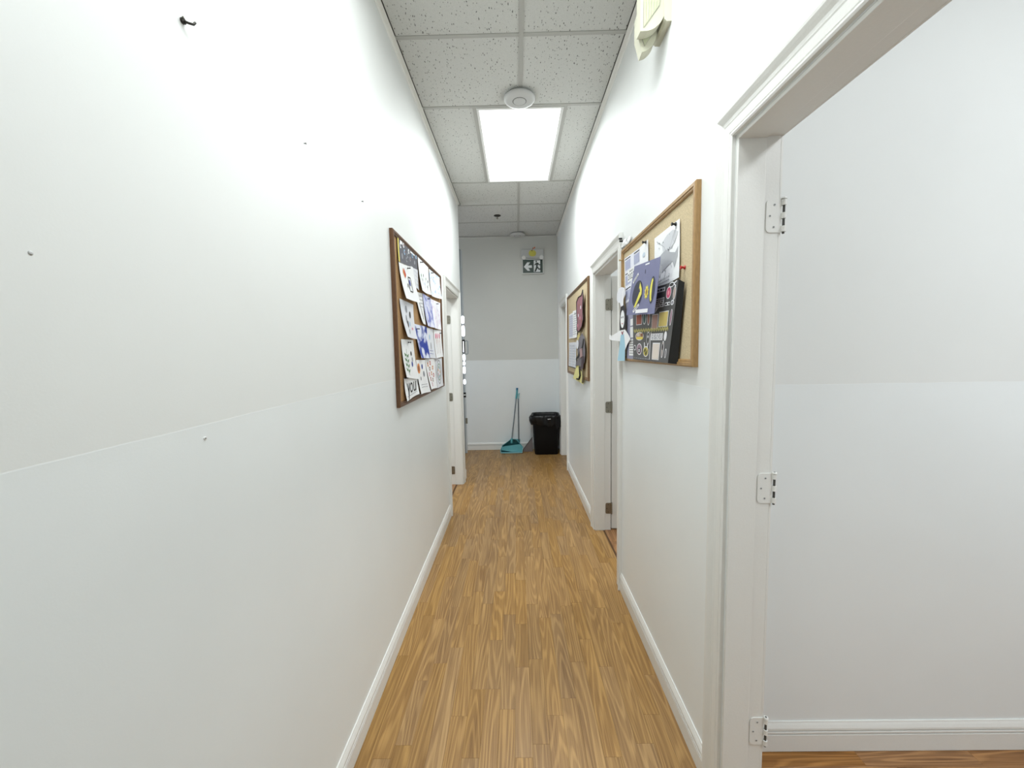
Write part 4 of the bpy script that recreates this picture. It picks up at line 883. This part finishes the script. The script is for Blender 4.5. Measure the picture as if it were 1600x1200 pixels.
# white bow on the casing corner
b = MB(); s0 = (R-.004, 2.27, 2.055)
for dy, dz, ry, rz in ((-.05, -.016, .045, .018), (.05, -.006, .06, .020), (0, -.02, .03, .012)):
    nn = 16; vs = [(R-.016, 2.27+dy, 2.045+dz)]+[(R-.002-.010*math.sin(t*3)**2, 2.27+dy+math.cos(t*2*math.pi/nn)*ry, 2.045+dz+math.sin(t*2*math.pi/nn)*rz) for t in range(nn)]
    b.add(vs, [(0, 1+i, 1+(i+1) % nn) for i in range(nn)]+[tuple(range(nn, 0, -1))], WP)
for dy, dz in ((.09, .03), (.075, .012)): b.cyl((R-.024, 2.27+dy, 2.045+dz), (R-.006, 2.27+dy, 2.045+dz), .005, .005, M_BLACK, 8)
tag(b.build('paper_scrap'), 'crumpled white paper scrap with black spots above the far corner of oak board', 'paper')
pin(1.551, 1.912, XRb-.002, -1, M_BLACK, 'black push pin at the top corner of the grey patched map', sz=1.3)
pin(1.893, 1.935, XRb-.004, -1, M_BLACK, 'black push pin at the top of the pastel picture sheet', sz=1.3)
pin(1.478, 1.741, R-.011, -1, mat('red_pin', (186, 40, 36), .4), 'red push pin in bare cork right of the map', sz=1.3)
pin(2.300, 1.944, R-.021, -1, mat('brass_pin', (176, 150, 90), .4), 'brass coloured pin in the far frame side of the oak board', sz=1.0)

# --- farther right board
s = RS([(XRb, 4.604, 1.845), (XRb, 4.290, 1.842), (XRb, 4.295, 1.579), (XRb, 4.595, 1.578)], .004); 
for q in range(3): s.rect(.08+q*.31, .06, .30+q*.31, .95, LAV); s.scrib(.10+q*.31, .08, .29+q*.31, .92, GRY, 9, q, .008)
s.build('schedule_sheet', WP, 'upper left ruled schedule sheet on the farther right board', 'paper')
s = RS([(XRb-.003, 4.280, 1.853), (XRb-.003, 3.965, 1.842), (XRb-.003, 3.972, 1.576), (XRb-.003, 4.26, 1.574)], .008)
s.scrib(.12, .1, .9, .9, GRY, 10, 6, .008); s.ell(.5, .12, .08, .04, BLK); s.build('printed_sheet', WP, 'white printed sheet beside the maroon cutout on farther right board', 'paper')
s = RS([(XRb, 4.622, 1.537), (XRb, 4.083, 1.532), (XRb, 4.094, 1.268), (XRb, 4.637, 1.269)], .006)
for q in range(4): s.line([(.1+q*.23, .05), (.1+q*.23, .95)], .006, GRY); s.scrib(.12+q*.23, .08, .28+q*.23, .92, (GRY, LBL)[q % 2], 8, q+20, .006)
s.line([(0, .985), (1, .985)], .012, BLK); s.build('wide_schedule_sheet', WP2, 'wide ruled white sheet low on the farther right board', 'paper')
b = MB(); mr = mat('maroon_fabric_paper', (150, 104, 112), .9, vary=.3, bscale=30); xm = R-.030
b.prism([(xm, y, z) for y, z in ((3.91, 1.905), (3.80, 1.935), (3.62, 1.93), (3.55, 1.965), (3.53, 1.90), (3.56, 1.80), (3.52, 1.72), (3.60, 1.66), (3.78, 1.618), (3.90, 1.64), (3.87, 1.72), (3.91, 1.80))], (-.003, 0, 0), mr)
c0 = b.build('maroon_cutout'); tag(c0, 'maroon patterned paper cutout in dark edging on the farther right board', 'paper cutout')
b = MB(); b.tube([(xm-.004, y, z) for y, z in ((3.91, 1.905), (3.80, 1.935), (3.62, 1.93), (3.55, 1.965), (3.53, 1.90), (3.56, 1.80), (3.52, 1.72), (3.60, 1.66), (3.78, 1.618), (3.90, 1.64), (3.87, 1.72), (3.91, 1.80), (3.91, 1.905))], .0045, M_BLACK, 6); b.build('edging', c0)
b = MB()
for q in range(7): b.cyl((xm-.003, 3.85-.045*q, 1.68+.03*((q*3) % 7)), (xm-.0045, 3.85-.045*q, 1.68+.03*((q*3) % 7)), .016, .016, (PNK, WP2, BRN)[q % 3], 10)
b.build('spots', c0)['kind'] = 'stuff'
fg = tag(empty('paper_figures', (R-.03, 3.75, 1.30)), 'cluster of grey and dark cut paper figures below the maroon cutout', 'paper cutout')
def pc(name, pts, m, x_): 
    b_ = MB(); b_.prism([(x_, y, z) for y, z in pts], (-.002, 0, 0), m); return b_.build(name, fg)
FG = mat('figure_grey', (120, 116, 122), .85, vary=.3, bscale=25)
pc('figure_body', [(3.93, 1.50), (3.80, 1.565), (3.62, 1.60), (3.50, 1.56), (3.47, 1.42), (3.52, 1.34), (3.66, 1.30), (3.86, 1.31), (4.03, 1.295), (3.99, 1.345), (3.86, 1.37), (3.90, 1.43)], FG, R-.028)
pc('figure_head', [(3.87+math.cos(t*.5)*.075, 1.505+math.sin(t*.5)*.042) for t in range(12)], WP2, R-.034)
pc('figure_arm', [(3.98, 1.37), (3.62, 1.48), (3.55, 1.55), (3.50, 1.545), (3.60, 1.45), (3.96, 1.345)], M_BLACK, R-.032)
pc('figure_leg', [(3.62, 1.40), (3.52, 1.40), (3.54, 1.30), (3.66, 1.265), (3.74, 1.29), (3.66, 1.31)], ink((74, 60, 66)), R-.033)
pc('figure_patch', [(3.72, 1.46), (3.60, 1.47), (3.58, 1.40), (3.70, 1.38)], ink((170, 140, 140)), R-.0345)
pc('figure_shirt', [(3.92, 1.595), (3.76, 1.60), (3.75, 1.525), (3.92, 1.53)], ink((196, 180, 120)), R-.026)
b = MB(); b.prism([(R-.0215, y, z) for y, z in ((3.93, 1.345), (3.80, 1.330), (3.70, 1.24), (3.60, 1.15), (3.95, 1.155), (4.26, 1.160))], (-.002, 0, 0), mat('yellow_card', (234, 228, 156), .8))
yc = b.build('yellow_cutout'); tag(yc, 'pale yellow paper skirt shape hanging below the farther right board', 'paper cutout')
b = MB(); b.tube([(R-.030, 3.78, 1.30), (R-.031, 3.74, 1.22), (R-.030, 3.82, 1.18), (R-.030, 3.95, 1.175)], .008, M_BLACK, 6); b.build('leg', yc); b = MB(); b.tube([(R-.030, 3.60, 1.29), (R-.031, 3.57, 1.22), (R-.030, 3.60, 1.165)], .010, ink((120, 110, 84)), 6); b.build('leg', yc)

# ================================================================== NAILS AND HOOK ON THE LEFT WALL
hk = tag(empty('wall_hook', (L, .809, 2.082)), 'small dark screw hook high on the near left wall', 'hook')
b = MB(); b.cyl((L, .809, 2.084), (L+.004, .809, 2.084), .0055, .0055, M_DARKM, 14); b.build('hook_plate', hk)
b = MB(); b.tube([(L+.002, .809, 2.084), (L+.010, .812, 2.082), (L+.014, .818, 2.084), (L+.015, .822, 2.090)], .0022, M_DARKM, 8); b.tube([(L+.003, .806, 2.087), (L+.009, .80, 2.084)], .0015, M_NICKEL, 6); b.build('hook_wire', hk)
for y, z, lb in ((1.247, 2.078, 'tiny dark nail in the upper left wall nearer to the hook'), (1.694, 2.071, 'tiny dark nail in the left wall nearest the left cork board')):
    b = MB(); b.cyl((L-.004, y, z), (L+.006, y, z-.001), .0013, .0013, M_DARKM, 8); b.cyl((L+.005, y, z-.001), (L+.0065, y, z-.001), .0028, .0028, M_DARKM, 10); tag(b.build('nail'), lb, 'nail')
b = MB(); b.lathe((L-.001, .78, 1.300), [(.0035, 0), (.0035, .0025), (.002, .003)], M_WHITEP, 14, (1, 0, 0)); b.cyl((L+.0019, .78, 1.300), (L+.0024, .78, 1.300), .0013, .0013, M_SLOT, 8)
tag(b.build('wall_plug'), 'tiny white wall plug just below the paint line on left wall', 'wall plug')
b = MB(); b.lathe((L-.001, .522, 1.594), [(.003, 0), (.003, .0015), (.0012, .002)], M_GREYP, 12, (1, 0, 0)); tag(b.build('wall_plug'), 'tiny grey filled hole at the left end of the near left wall', 'wall plug')
